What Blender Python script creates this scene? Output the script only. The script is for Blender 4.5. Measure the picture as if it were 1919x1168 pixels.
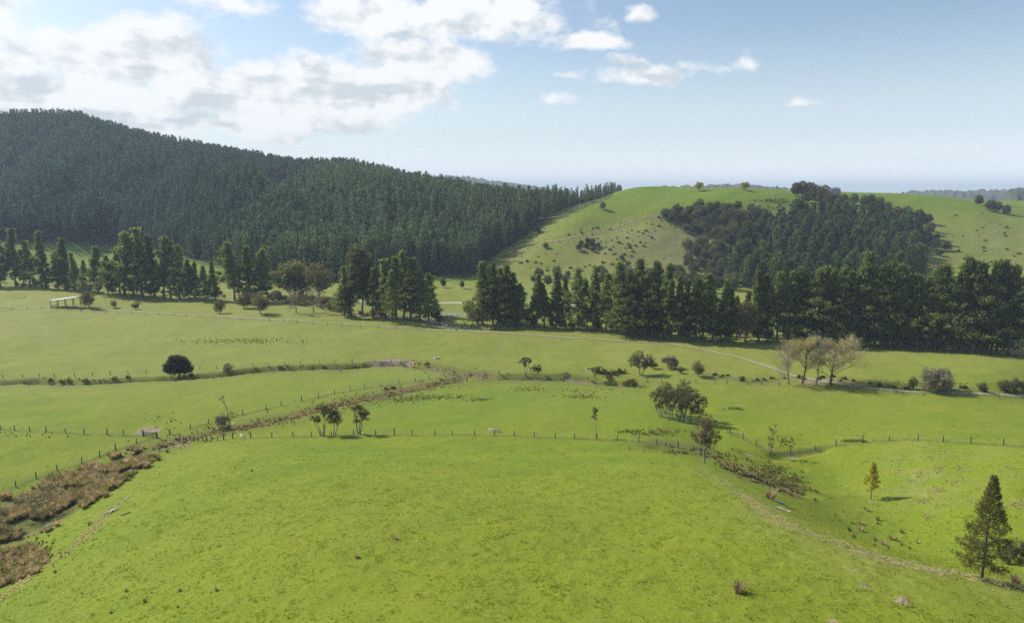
import bpy, math, random
import numpy as np
from math import radians, sin, cos, tan, atan, pi

for o in list(bpy.data.objects):
    bpy.data.objects.remove(o, do_unlink=True)
SC = bpy.context.scene
COL = SC.collection
rng = np.random.default_rng(11)

# ------------------------------------------------------------------ camera
F, CX, CY, HOR, ZC = 1300.0, 959.5, 584.0, 362.0, 55.0
PITCH = atan((CY - HOR) / F)
cam_d = bpy.data.cameras.new('camera')
cam_d.sensor_width = 36.0
cam_d.sensor_fit = 'HORIZONTAL'
cam_d.lens = F / 1919.0 * 36.0
cam_d.clip_start = 0.5
cam_d.clip_end = 60000
cam = bpy.data.objects.new('camera', cam_d)
cam.location = (0, 0, ZC)
cam.rotation_euler = (pi / 2 - PITCH, 0, 0)
COL.objects.link(cam)
SC.camera = cam

# ------------------------------------------------------------------ sun, sky, exposure
SUN_AZ = math.atan2(-0.87, 0.48)        # azimuth from +Y towards +X of the direction to the sun
SUN_EL = radians(40)
sun_d = bpy.data.lights.new('sun', 'SUN')
sun_d.energy = 4.3
sun_d.angle = radians(0.6)
sun_d.color = (1.0, 0.94, 0.84)
sun = bpy.data.objects.new('sun', sun_d)
to_sun = np.array([sin(SUN_AZ) * cos(SUN_EL), cos(SUN_AZ) * cos(SUN_EL), sin(SUN_EL)])
from mathutils import Vector, Matrix
sun.rotation_euler = Vector(to_sun).to_track_quat('Z', 'Y').to_euler()
sun.location = (-200, 150, 300)
COL.objects.link(sun)

SC.view_settings.view_transform = 'Standard'
SC.view_settings.look = 'None'
SC.view_settings.exposure = 0.45
SC.view_settings.gamma = 1.0
SC.view_settings.use_curve_mapping = False
cy = SC.cycles
cy.max_bounces = 5
cy.diffuse_bounces = 3
cy.glossy_bounces = 2
cy.transmission_bounces = 3
cy.volume_bounces = 0
cy.transparent_max_bounces = 4
cy.use_denoising = False
cy.use_adaptive_sampling = False
cy.adaptive_threshold = 0.02
cy.caustics_reflective = False
cy.caustics_refractive = False
try:
    cy.denoiser = 'OPENIMAGEDENOISE'
    cy.denoising_prefilter = 'ACCURATE'
except Exception:
    pass


# ------------------------------------------------------------------ node helpers
class NT:
    def __init__(self, tree):
        self.t = tree
        tree.nodes.clear()

    def n(self, typ, props=None, **inp):
        nd = self.t.nodes.new(typ)
        for k, v in (props or {}).items():
            setattr(nd, k, v)
        for k, v in inp.items():
            s = nd.inputs[int(k[1:])] if k[0] == '_' and k[1:].isdigit() else nd.inputs[k.replace('__', ' ')]
            self.put(s, v)
        return nd

    def put(self, sock, v):
        if isinstance(v, bpy.types.NodeSocket):
            self.t.links.new(v, sock)
        else:
            if sock.type == 'RGBA' and hasattr(v, '__len__') and len(v) == 3:
                v = (*v, 1.0)
            sock.default_value = v

    def m(self, op, a, b=0.0, c=0.0, clamp=False):
        nd = self.t.nodes.new('ShaderNodeMath')
        nd.operation = op
        nd.use_clamp = clamp
        self.put(nd.inputs[0], a); self.put(nd.inputs[1], b); self.put(nd.inputs[2], c)
        return nd.outputs[0]

    def vm(self, op, a, b=(0, 0, 0)):
        nd = self.t.nodes.new('ShaderNodeVectorMath')
        nd.operation = op
        self.put(nd.inputs[0], a)
        if op == 'SCALE':
            self.put(nd.inputs['Scale'], b)
        else:
            self.put(nd.inputs[1], b)
        return nd.outputs['Value'] if op in ('LENGTH', 'DOT_PRODUCT') else nd.outputs[0]

    def mix(self, fac, a, b, blend='MIX'):
        nd = self.t.nodes.new('ShaderNodeMix')
        nd.data_type = 'RGBA'
        nd.blend_type = blend
        self.put(nd.inputs[0], fac); self.put(nd.inputs[6], a); self.put(nd.inputs[7], b)
        return nd.outputs[2]

    def ss(self, v, lo, hi, o0=0.0, o1=1.0):
        nd = self.t.nodes.new('ShaderNodeMapRange')
        nd.interpolation_type = 'SMOOTHSTEP'
        self.put(nd.inputs[0], v); self.put(nd.inputs[1], lo); self.put(nd.inputs[2], hi)
        self.put(nd.inputs[3], o0); self.put(nd.inputs[4], o1)
        return nd.outputs[0]

    def noise(self, vec, scale, detail=4.0, rough=0.55, dist=0.0, typ='FBM'):
        nd = self.t.nodes.new('ShaderNodeTexNoise')
        self.put(nd.inputs['Vector'], vec)
        nd.inputs['Scale'].default_value = scale
        nd.inputs['Detail'].default_value = detail
        nd.inputs['Roughness'].default_value = rough
        nd.inputs['Distortion'].default_value = dist
        return nd.outputs['Fac']


def ray(px, py):
    r = (np.asarray(px, float) - CX) / F
    u = (CY - np.asarray(py, float)) / F
    return np.stack([r, cos(PITCH) + u * sin(PITCH), -sin(PITCH) + u * cos(PITCH)], -1)


# ------------------------------------------------------------------ world: sky with a bank of cumulus
W = bpy.data.worlds.new('World')
SC.world = W
W.use_nodes = True
W.cycles.sampling_method = 'MANUAL'
W.cycles.sample_map_resolution = 512
w = NT(W.node_tree)
sky = w.n('ShaderNodeTexSky', dict(sky_type='NISHITA', sun_disc=False, sun_elevation=SUN_EL, sun_rotation=SUN_AZ,
                                   altitude=100.0, air_density=1.0, dust_density=1.1, ozone_density=1.2))
tc = w.n('ShaderNodeTexCoord')
sep = w.n('ShaderNodeSeparateXYZ', None, _0=tc.outputs['Generated'])
az = w.m('ARCTAN2', sep.outputs[0], sep.outputs[1])
el = w.m('ARCSINE', sep.outputs[2])
ae = w.n('ShaderNodeCombineXYZ', None, _0=az, _1=el).outputs[0]


def azel(px, py):
    d = ray(px, py)
    d = d / np.linalg.norm(d)
    return math.atan2(d[0], d[1]), math.asin(d[2])


# (px, py, half width px, half height px, weight) of the cloud masses
LOBES = [(60, 185, 330, 62, 1.0), (235, 108, 185, 66, 1.0), (420, 160, 230, 58, .95), (640, 172, 240, 62, 1.0),
         (800, 112, 150, 50, .9), (690, 20, 120, 46, .9), (880, 28, 230, 50, .95), (1080, 74, 80, 18, .75),
         (330, 222, 420, 30, .85), (-120, 120, 200, 100, .9), (10, 12, 60, 40, .6), (440, -5, 80, 24, .55),
         (1235, 138, 112, 22, .72), (1205, 22, 30, 17, .6), (1060, 136, 34, 12, .5), (1390, 115, 24, 20, .5),
         (1040, 190, 45, 20, .48), (1170, 112, 45, 11, .5), (105, 58, 48, 17, .62), (-520, 150, 300, 110, .8),
         (-420, -260, 380, 130, .8), (500, -330, 520, 120, .75), (1505, 195, 26, 9, .42), (1350, -420, 420, 90, .6)]
warp = w.n('ShaderNodeTexNoise', None, Vector=ae, Scale=9.0, Detail=3.0, Roughness=0.6).outputs['Color']
warp = w.vm('SCALE', w.vm('SUBTRACT', warp, (0.5, 0.5, 0.5)), 0.055)
aew = w.vm('ADD', ae, warp)
aew2 = w.vm('ADD', ae, w.vm('SCALE', warp, 0.35))
field = None
for (px, py, rx, ry, wt) in LOBES:
    a0, e0 = azel(px, py)
    q = w.vm('MULTIPLY', w.vm('SUBTRACT', aew, (a0, e0, 0)), (F / rx * 0.93, F / ry * 0.93, 0))
    v = w.m('MULTIPLY', w.m('SUBTRACT', 1.0, w.vm('LENGTH', q)), wt)
    field = v if field is None else w.m('SMOOTH_MAX', field, v, 0.12)
# the sky outside the picture carries on with the same scattered cumulus
wide = w.noise(w.vm('MULTIPLY', ae, (1.0, 2.2, 0)), 2.2, 3.0, 0.5)
outside = w.ss(w.m('ABSOLUTE', az), 0.75, 1.3)
field = w.m('MAXIMUM', field, w.m('ADD', w.m('MULTIPLY', w.m('SUBTRACT', wide, 0.56), 3.2),
                                  w.m('SUBTRACT', w.m('MULTIPLY', outside, 1.0), 1.0)))


def dens(vec, detail):
    return w.noise(w.vm('MULTIPLY', vec, (1.0, 1.6, 0)), 10.0, detail, 0.6)


n_here = dens(aew2, 7.0)
n_up = dens(w.vm('ADD', aew2, (-0.014, 0.020, 0)), 3.0)
d_here = w.m('ADD', w.m('MULTIPLY', field, 1.4), w.m('MULTIPLY', w.m('SUBTRACT', n_here, 0.5), 2.6))
alpha = w.ss(d_here, 0.0, 0.60)
alpha = w.m('MULTIPLY', alpha, w.ss(el, 0.012, 0.085))
relief = w.m('MULTIPLY', w.m('SUBTRACT', n_here, n_up), 2.0)
streak = w.noise(w.vm('MULTIPLY', ae, (1.0, 4.2, 0)), 6.5, 3.0, 0.55)
thick = w.ss(field, 0.25, 0.9)
grey = w.m('MULTIPLY', w.m('MULTIPLY', w.ss(streak, 0.42, 0.62), thick), w.ss(el, 0.26, 0.10))
bright = w.m('SUBTRACT', w.m('ADD', 0.90, relief), w.m('MULTIPLY', grey, 0.46))
bright = w.m('MINIMUM', w.m('MAXIMUM', bright, 0.52), 1.06)
ccol = w.mix(w.ss(bright, 0.55, 0.98), (4.9, 5.35, 5.7), (7.4, 7.5, 7.5))
# thin veil of high cloud low on the right and pale air near the horizon
cir = w.noise(w.vm('MULTIPLY', aew, (1.0, 9.0, 0)), 4.0, 3.0, 0.5)
a1, e1 = azel(1650, 300)
band = w.ss(w.m('ABSOLUTE', w.m('SUBTRACT', el, e1)), 0.045, 0.0)
veil = w.m('MULTIPLY', w.m('MULTIPLY', w.ss(cir, 0.45, 0.7), band), 0.30)
skyc = w.mix(w.ss(el, 0.24, -0.01, 0.04, 0.92), sky.outputs[0], (5.9, 6.8, 7.3))
skyc = w.mix(w.ss(el, 0.085, -0.01, 0.0, 0.85), skyc, (9.2, 9.5, 9.6))
skyc = w.mix(veil, skyc, (6.2, 6.6, 6.8))
full = w.mix(w.m('MULTIPLY', alpha, 0.97), skyc, ccol)
bg = w.n('ShaderNodeBackground', None, Color=full, Strength=0.1)
w.t.links.new(bg.outputs[0], w.n('ShaderNodeOutputWorld').inputs[0])

# ------------------------------------------------------------------ numpy noise
def _hash(ix, iy, seed):
    h = (ix * 374761393 + iy * 668265263 + seed * 974711) & 0x7fffffff
    h = ((h ^ (h >> 13)) * 1274126177) & 0x7fffffff
    return ((h ^ (h >> 16)) & 0xffff) / 65535.0


def vnoise(x, y, seed=0):
    ix = np.floor(x).astype(np.int64); iy = np.floor(y).astype(np.int64)
    fx = x - ix; fy = y - iy
    fx = fx * fx * (3 - 2 * fx); fy = fy * fy * (3 - 2 * fy)
    a = _hash(ix, iy, seed); b = _hash(ix + 1, iy, seed)
    c = _hash(ix, iy + 1, seed); d = _hash(ix + 1, iy + 1, seed)
    return (a + (b - a) * fx) * (1 - fy) + (c + (d - c) * fx) * fy


def fbm(x, y, oct=4, seed=0, gain=0.5):
    s = 0.0; a = 1.0; t = 0.0
    for i in range(oct):
        s = s + a * vnoise(x * 2 ** i + i * 17.3, y * 2 ** i + i * 9.1, seed + i)
        t += a; a *= gain
    return s / t


# ------------------------------------------------------------------ terrain heights from survey points
def at_Y(px, py, Y):
    d = ray(px, py)
    t = Y / d[1]
    return (d[0] * t, Y, ZC + d[2] * t)


def at_z(px, py, z):
    d = ray(px, py)
    t = (z - ZC) / d[2]
    return (d[0] * t, d[1] * t, z)


CP = []
ZP = """440 822 5;600 818 5;800 818 5;1000 820 6;1130 825 7;1250 842 9;1320 868 13.5;600 760 3;900 720 2;900 780 3.5;1100 760 4
500 790 3;700 735 2;860 705 1.6;0 715 1;200 712 1;330 705 1;500 690 1;730 680 1;900 690 1.2;1050 705 1.5;1200 715 2;0 640 1.5
300 640 1.5;600 640 2;900 650 1.5;0 580 2;300 590 2;600 602 2.5;0 545 2.5;900 610 1.5;1250 640 2;1600 650 2.5;1900 660 2.5
1300 690 3;1500 715 2.4;1700 700 4.8;1900 700 5.6;1600 705 4.2;1720 722 4.2;1900 724 4.6;1919 738 3;1600 735 2.5;1400 760 4;1650 780 4.5;1900 780 6;1350 810 6
1480 850 6.5;1620 829 8.5;1740 825 10.5;1919 837 14;1919 890 15;1750 950 11.5;1632 937 9;1560 900 6;1500 870 6
1620 990 9.5;1720 1030 11;1400 930 17.5;1500 990 20.5;1650 1047 21.7;1840 1087 21.7;1919 1107 21.7;1919 1000 14.5;1850 950 14;1919 1060 14.5
0 1168 14.5;110 1050 12.5;0 1080 7.5;60 980 4.8;150 920 4.3;250 870 4.2;330 828 4.3;0 900 4.8;0 850 4.5;100 830 4.3;0 800 4;200 780 3.5;0 750 3
500 1168 22.5;960 1168 24;1500 1168 24.5;1919 1168 23.5;300 1000 15.5;300 920 10.3;600 1000 20;600 900 13;900 1000 21;900 900 14.5
1200 1000 21;1200 900 16;450 860 8;800 850 9;1100 860 11;250 1168 19.5;150 1100 15.5;-200 800 4;-200 1000 8;2120 800 8
2120 660 3;-200 600 2;1000 542 2;1100 545 2;1300 545 2;1500 550 2;1700 550 2;1900 550 2;850 530 1.5;700 530 1.5;600 540 2;750 590 1
850 600 0.5;2100 550 3;1385 850 7.5;1440 880 7"""
for ln in ZP.replace('\n', ';').split(';'):
    a, b, c = map(float, ln.split())
    CP.append(at_z(a, b, c))
YP = """400 520 440;300 500 486;190 478 560;0 480 545;0 452 630;190 455 620;-300 470 600;0 400 710;0 330 840;0 243 985;130 233 1000;60 242 995;200 262 975
250 280 960;350 299 930;480 318 900;560 331 885;640 332 820;700 357 790;800 388 740;900 402 700;1000 404 670;1090 404 650
150 350 800;300 350 800;300 420 670;450 350 790;450 420 640;450 470 530;560 350 810;640 350 730;600 420 610;600 470 530
750 400 610;750 460 525;850 400 610;850 460 525;900 430 560;-300 330 840;-300 240 980
1160 354 640;1250 353 660;1350 354 670;1450 356 670;1160 372 600;1250 380 570;1350 385 550;1450 385 555;1135 364 615
1080 388 565;1000 452 515;935 492 480;905 515 460;1050 430 505;1150 430 520;1230 402 540;1210 440 500;1190 480 465;1150 510 435
1050 500 455;980 510 450;1000 530 420;1290 432 525;1310 480 480;1330 520 440;1400 420 530;1400 470 480;1420 520 430
1500 405 540;1550 450 490;1550 500 445;1550 530 420;1510 364 605;1600 364 620;1650 363 640;1700 366 625;1620 388 570;1700 402 555
1740 420 535;1800 430 520;1800 470 470;1800 500 435;1850 402 565;1919 412 560;1919 460 480;1919 500 430;1919 520 400;1770 372 620
1870 379 700;1960 377 730;2150 384 660;2150 480 440"""
for ln in YP.replace('\n', ';').split(';'):
    CP.append(at_Y(*map(float, ln.split())))
for p in [(-60, 5, 20), (0, 5, 29), (60, 5, 27), (-20, 30, 24), (30, 28, 26), (-900, 1300, 85), (-500, 1300, 70), (-150, 1200, 40), (100, 950, 35),
          (300, 900, 42), (600, 950, 38), (900, 950, 36), (0, 2000, 30), (-1800, 2000, 40), (1800, 2000, 25), (0, 5000, 25),
          (-4500, 5000, 25), (4500, 5000, 20), (0, 9000, 15), (-8000, 9000, 15), (8000, 9000, 10), (700, 790, 46), (500, 800, 48)]:
    CP.append(p)
CP = np.array(CP)


def warpc(x, y):
    s = np.maximum(y, 0) + 40.0
    return np.stack([x / s * 1.1, np.log(s)], -1)


CW = warpc(CP[:, 0], CP[:, 1])
CC = 0.05


def kern(a, b):
    d2 = ((a[:, None, :] - b[None, :, :]) ** 2).sum(-1)
    return np.sqrt(d2 + CC * CC)


_n = len(CP)
_A = np.zeros((_n + 3, _n + 3))
_A[:_n, :_n] = kern(CW, CW) - 0.004 * np.eye(_n)
_A[:_n, _n:] = np.c_[np.ones(_n), CW]
_A[_n:, :_n] = _A[:_n, _n:].T
_sol = np.linalg.solve(_A, np.r_[CP[:, 2], 0, 0, 0])


def rbf(x, y):
    out = np.empty(x.size)
    P = warpc(x.ravel(), y.ravel())
    for i in range(0, len(P), 20000):
        q = P[i:i + 20000]
        out[i:i + 20000] = kern(q, CW) @ _sol[:_n] + np.c_[np.ones(len(q)), q] @ _sol[_n:]
    return out.reshape(x.shape)


# grid: rows along Y get farther apart with distance, columns fan out
ys = [6.0]
while ys[-1] < 12000:
    y = ys[-1]
    r = 0.0062 if y < 650 else (0.011 if y < 1300 else 0.05)
    ys.append(y + max(0.30, y * r))
YS = np.array(ys)
NU = 640
US = np.linspace(-1, 1, NU)
GX = US[None, :] * (YS[:, None] * 0.93 + 30)
GY = np.repeat(YS[:, None], NU, 1)
GZ = np.empty_like(GX)
sub = 4                                            # evaluate the smooth part on a coarser lattice, then interpolate
ri = np.unique(np.r_[np.arange(0, len(YS), sub), len(YS) - 1]); ci = np.unique(np.r_[np.arange(0, NU, sub), NU - 1])
Zc = rbf(GX[np.ix_(ri, ci)], GY[np.ix_(ri, ci)])
tmp = np.stack([np.interp(np.arange(NU), ci, row) for row in Zc])
for j in range(NU):
    GZ[:, j] = np.interp(np.arange(len(YS)), ri, tmp[:, j])
# gentle natural unevenness
fold = np.clip((GY - 520) / 120, 0, 1) * np.clip((1150 - GY) / 150, 0, 1) * np.clip((40 - GX) / 120, 0, 1)
_r = np.clip((np.interp(GX / GY, [-0.74, -0.245, -0.2, -0.12, -0.046], [990, 825, 795, 745, 705]) - GY) / 130, 0.12, 1)
_r = _r * np.interp(GX / GY, [-0.30, -0.22], [1.0, 0.4])
GZ += fold * _r * ((fbm((GX + 0.35 * GY) / 105.0, GY / 300.0, 3, 5) - 0.5) * 92 + (fbm((GX + 0.2 * GY) / 45.0, GY / 120.0, 2, 6) - 0.5) * 24)
nearw = 1.0 / (1.0 + (GY / 500.0) ** 2)
GZ += (fbm(GX / 23.0, GY / 23.0, 3, 3) - 0.5) * 1.1 * np.clip(GY / 150, 0.35, 2.5)
GZ += (fbm(GX / 3.2, GY / 3.2, 3, 9) - 0.5) * 0.34 * nearw
GZ += np.maximum(fbm(GX / 0.95, GY / 0.95, 2, 21) - 0.55, 0) * 0.42 * np.clip(1.6 - GY / 110, 0, 1)


def height(x, y):
    x = np.atleast_1d(np.asarray(x, float)); y = np.atleast_1d(np.asarray(y, float))
    i = np.clip(np.searchsorted(YS, y) - 1, 0, len(YS) - 2)
    fy = np.clip((y - YS[i]) / (YS[i + 1] - YS[i]), 0, 1)

    def row(k):
        u = (x / (YS[k] * 0.93 + 30) + 1) * 0.5 * (NU - 1)
        j = np.clip(np.floor(u).astype(int), 0, NU - 2)
        f = np.clip(u - j, 0, 1)
        return GZ[k, j] * (1 - f) + GZ[k, j + 1] * f
    return row(i) * (1 - fy) + row(i + 1) * fy


_T = np.geomspace(30, 4000, 5200)


def P(px, py):
    """point of the ground seen at that spot of the survey photograph"""
    d = ray(px, py)
    t = _T / d[1]
    pts = d[None, :] * t[:, None]
    h = height(pts[:, 0], pts[:, 1])
    below = np.where(ZC + pts[:, 2] <= h)[0]
    if len(below) == 0:
        k = int(np.argmin(np.where(_T < 1100, ZC + pts[:, 2] - h, 1e9)))
        return np.array([pts[k, 0], pts[k, 1], h[k]])
    k = below[0]
    if k == 0:
        return np.array([pts[0, 0], pts[0, 1], h[0]])
    g0 = ZC + pts[k - 1, 2] - h[k - 1]; g1 = ZC + pts[k, 2] - h[k]
    f = g0 / (g0 - g1 + 1e-9)
    q = pts[k - 1] * (1 - f) + pts[k] * f
    return np.array([q[0], q[1], height(q[0], q[1])[0]])


def project(x, y, z):
    dz = z - ZC
    fwd = y * cos(PITCH) - dz * sin(PITCH)
    up = y * sin(PITCH) + dz * cos(PITCH)
    return CX + F * x / fwd, CY - F * up / fwd, fwd


def metres(pxlen, p):
    return pxlen * project(*p)[2] / F


def poly_world(pts):
    return np.array([P(a, b)[:2] for a, b in pts])


def seg_dist(x, y, line):
    best = np.full(x.shape, 1e9)
    for (a, b) in zip(line[:-1], line[1:]):
        d = b - a
        L2 = d @ d + 1e-9
        t = np.clip(((x - a[0]) * d[0] + (y - a[1]) * d[1]) / L2, 0, 1)
        best = np.minimum(best, np.hypot(x - a[0] - t * d[0], y - a[1] - t * d[1]))
    return best


def in_poly(x, y, poly):
    r = np.zeros(x.shape, bool)
    n = len(poly)
    for i in range(n):
        x0, y0 = poly[i]; x1, y1 = poly[(i + 1) % n]
        c = ((y0 > y) != (y1 > y)) & (x < (x1 - x0) * (y - y0) / (y1 - y0 + 1e-12) + x0)
        r ^= c
    return r


def L(s):
    return [tuple(map(float, q.split(','))) for q in s.split()]


# ------------------------------------------------------------------ features of the land
DITCH = poly_world(L('-40,720 60,716 150,718 240,714 330,710 420,703 480,695 560,690 640,689 700,684 760,682 800,688 870,699 930,707 1000,708 1060,709 1120,715 1210,724'))
DRAIN = poly_world(L('300,838 330,828 420,806 480,796 560,776 640,757 720,741 800,724 870,710'))
RDRAIN = poly_world(L('1230,838 1300,850 1360,862 1400,880 1440,900 1500,925'))
RFENCE_DITCH = poly_world(L('1395,848 1440,858 1490,852 1545,842'))
TRACK = poly_world(L('-60,573 100,577 200,582 300,588 450,596 600,606 740,614 800,618 900,623 1000,629 1100,635 1200,641 1262,646 1330,659 1400,675 1450,692 1490,706 1540,716 1590,723 1650,731 1750,737 1850,740 1990,743'))
ROAD = poly_world(L('560,563 700,566 830,568 880,569 940,571 1050,573 1300,580 1500,588 1700,596'))
HILLTRACK = poly_world(L('932,494 985,467 1060,450 1120,438 1180,416 1226,404'))
STREAM = poly_world(L('700,588 770,591 800,594 822,601 845,608 880,613 920,615 960,617'))
SEDGE = poly_world(L('-60,1040 -40,965 0,948 60,915 150,885 230,855 290,838 302,850 250,887 205,922 140,962 75,1002 30,1020'))
SEDGE2 = poly_world(L('-60,1110 0,1040 60,1020 98,1045 70,1078 0,1105'))
RSEDGE = poly_world(L('1330,856 1400,872 1445,895 1512,915 1500,937 1440,916 1370,892'))
YROUGH = poly_world(L('1190,818 1240,800 1310,800 1345,835 1330,852 1250,838'))
CREST = poly_world(L('1310,880 1400,935 1470,985 1560,1015 1650,1048 1750,1070 1840,1087 1960,1115'))
LEDGE = poly_world(L('-40,1150 60,1080 150,1020 200,960 240,935'))
d_ditch = seg_dist(GX, GY, DITCH)
d_drain = seg_dist(GX, GY, DRAIN)
d_rdr = seg_dist(GX, GY, RDRAIN)
d_rfd = seg_dist(GX, GY, RFENCE_DITCH)
d_stream = seg_dist(GX, GY, STREAM)
d_road = seg_dist(GX, GY, ROAD)
wig = fbm(GX / 4.0, GY / 4.0, 2, 31)
GZ -= 2.4 * np.exp(-(d_ditch / (2.0 + 1.4 * wig)) ** 4)
GZ += 0.35 * np.exp(-((d_ditch - 4.0) / 1.6) ** 2) * wig
GZ -= 0.7 * np.exp(-(d_drain / 1.5) ** 2)
GZ -= 0.8 * np.exp(-(d_rdr / 1.6) ** 2) + 0.7 * np.exp(-(d_rfd / 1.1) ** 2)
GZ -= 1.8 * np.exp(-(d_stream / 5.0) ** 4)

d_crest = seg_dist(GX, GY, CREST)
d_ledge = seg_dist(GX, GY, LEDGE)
d_hill = seg_dist(GX, GY, HILLTRACK)
gpx, gpy, gf = project(GX, GY, GZ)
n20 = fbm(GX / 20, GY / 20, 4, 51); n5 = fbm(GX / 5, GY / 5, 3, 61)
dry = 0.9 * np.exp(-(d_crest / 1.3) ** 2) * np.clip(n5 * 2.2 - 0.3, 0, 1) + 0.45 * np.exp(-(d_crest / 7) ** 2) * n5
dry *= np.clip((gpx - 1300) / 220, 0.25, 1)
dry += 0.5 * np.exp(-(d_ledge / 0.8) ** 2) * np.clip(n5 * 3 - 1, 0, 1)
hillface = np.clip((GY - 400) / 40, 0, 1) * (GY < 800) * np.clip((gpx - 900) / 40, 0, 1)
steep = np.clip((gpy - 385) / 60, 0, 1)
dry += hillface * steep * np.clip(0.15 + n20 * 0.9 * 0.8 - 0.1 + 0.5 * np.exp(-((gpx - 1215) / 80) ** 2) * np.clip((gpy - 400) / 30, 0, 1), 0, 1) * 0.6
valley = np.clip((GY - 150) / 90, 0, 1) * (GY < 420)
dry += hillface * 0.45 * np.exp(-((gpx - 1265) / 45) ** 2 - ((gpy - 465) / 45) ** 2) * np.clip(n5 * 2 - .3, 0, 1)
dry += valley * (0.12 + 0.25 * n20)
gul = np.exp(-((gpx - 1780) / 160) ** 2 - ((gpy - 900) / 90) ** 2) * (GY < 130)
dry += gul * np.clip(n5 * 1.6 - 0.5, 0, 1) * 0.5
earth = np.exp(-(d_ditch / 3.0) ** 4) * np.clip(wig * 1.9 - 0.25, 0, 1) * 0.9
earth += 0.8 * np.exp(-(d_rfd / 1.0) ** 2) * wig + np.exp(-(d_hill / 1.3) ** 2) * 0.7
for (a, b, r, wgt) in [(1232, 408, 6.0, .8), (1210, 450, 12, .35), (1490, 484, 6, .0), (1755, 500, 6, .9), (1820, 500, 9, .3), (280, 808, 3.2, .8),
                       (310, 822, 2.8, .5), (241, 931, 1.3, .9), (1620, 1099, .55, .9), (1690, 1127, .7, .9), (1600, 1068, .6, .5), (735, 676, 3.4, .9),
                       (700, 680, 2.2, .7), (770, 679, 2.2, .6), (1632, 938, 1.1, .6), (1100, 695, 2.5, .6), (1535, 712, 4, .5), (440, 826, 2, .3), (1530, 400, 9, .5),
                       (1560, 1166, .5, .7), (340, 836, 2.2, .6), (1515, 722, 5, .35)]:
    q = P(a, b)
    earth += wgt * np.exp(-(((GX - q[0]) ** 2 + (GY - q[1]) ** 2) / r ** 2) ** 1.5) * np.clip(0.4 + n5, 0, 1.2)
sedge = np.where(in_poly(GX, GY, SEDGE), 1.0, 0) + np.where(in_poly(GX, GY, SEDGE2), 1.0, 0) + 0.8 * in_poly(GX, GY, RSEDGE)
sedge = 0.6 * sedge * np.clip(n5 * 2.8 - 0.9, 0, 1) + 0.9 * np.exp(-(d_drain / 2.6) ** 2) * np.clip(n5 * 2.6 - 0.6, 0, 1)
rough = 0.8 * np.exp(-(d_ditch / 6.5) ** 2) + 0.8 * np.exp(-(d_drain / 6) ** 2) + 0.7 * np.exp(-(d_rdr / 7) ** 2) + 0.8 * in_poly(GX, GY, YROUGH)
rough += 0.9 * (in_poly(GX, GY, SEDGE) | in_poly(GX, GY, SEDGE2) | in_poly(GX, GY, RSEDGE))
rough += hillface * 0.5 * steep
for fl in ('470,822 560,819 700,816 850,816 1000,820 1140,826 1250,836 1312,852', '-30,948 25,916 58,903 92,889 124,879 155,869 185,858 212,847 259,831 294,821',
           '-30,803 67,810 150,814 212,815 268,819', '318,816 372,800 447,780 492,769 592,747 627,738 685,728 770,717 820,708', '1368,812 1400,826 1440,850 1480,851 1547,839 1613,830 1690,825 1760,828 1840,833 1935,840'):
    rough += 0.9 * np.exp(-(seg_dist(GX, GY, poly_world(L(fl))) / 0.8) ** 2)
BANK = poly_world(L('1330,704 1400,716 1470,712 1560,712 1640,724 1720,731 1850,734 1960,738'))
d_bank = seg_dist(GX, GY, BANK)
rough += 1.0 * np.exp(-(d_bank / 2.6) ** 2)
earth += 0.55 * np.exp(-(d_bank / 1.4) ** 2) * np.clip(wig * 2 - .4, 0, 1)
# plantation floor
FB_X = np.array([-2000, -300, 0, 100, 230, 330, 420, 520, 620, 760, 895, 915, 955, 1010, 1060, 1100, 1150, 1165])
FB_Y = np.array([462, 458, 450, 452, 458, 478, 500, 522, 528, 518, 512, 486, 452, 424, 400, 382, 362, 350])


def forest_mask(x, y, z):
    a, b, _ = project(x, y, z)
    spur = np.interp(a, [895, 905, 935, 1000, 1080, 1130, 1165], [455, 462, 482, 517, 570, 622, 650]) + 22
    return (y > 405) & (y < 1180) & (a < 1165) & ((b < np.interp(a, FB_X, FB_Y)) & ((a < 900) | (y > spur)) | ((a >= 900) & (y > spur)))


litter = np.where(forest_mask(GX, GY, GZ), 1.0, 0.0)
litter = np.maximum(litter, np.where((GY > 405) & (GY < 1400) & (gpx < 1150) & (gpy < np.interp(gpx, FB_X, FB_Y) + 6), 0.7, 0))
pale = np.clip((GY - 170) / 80, 0, 1) * np.clip((470 - GY) / 60, 0, 1) * (gpx < 760) * 0.5 + np.clip((GY - 160) / 40, 0, 1) * np.clip((430 - GY) / 60, 0, 1) * (gpx >= 760) * np.clip((gpx - 900) / 500, 0.25, 0.65)  # backlit grass sheen and dry seed heads, put into colour as paler paddocks
lush = hillface * (1 - np.clip((gpy - 372) / 40, 0, 1)) * 0.8
lush += 0.9 * np.clip((GY - 400) / 30, 0, 1) * (GY < 640) * (gpx < 930)
lush += 0.5 * np.exp(-((gpx - 950) / 260) ** 2 - ((gpy - 745) / 36) ** 2) * (GY < 230)


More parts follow.
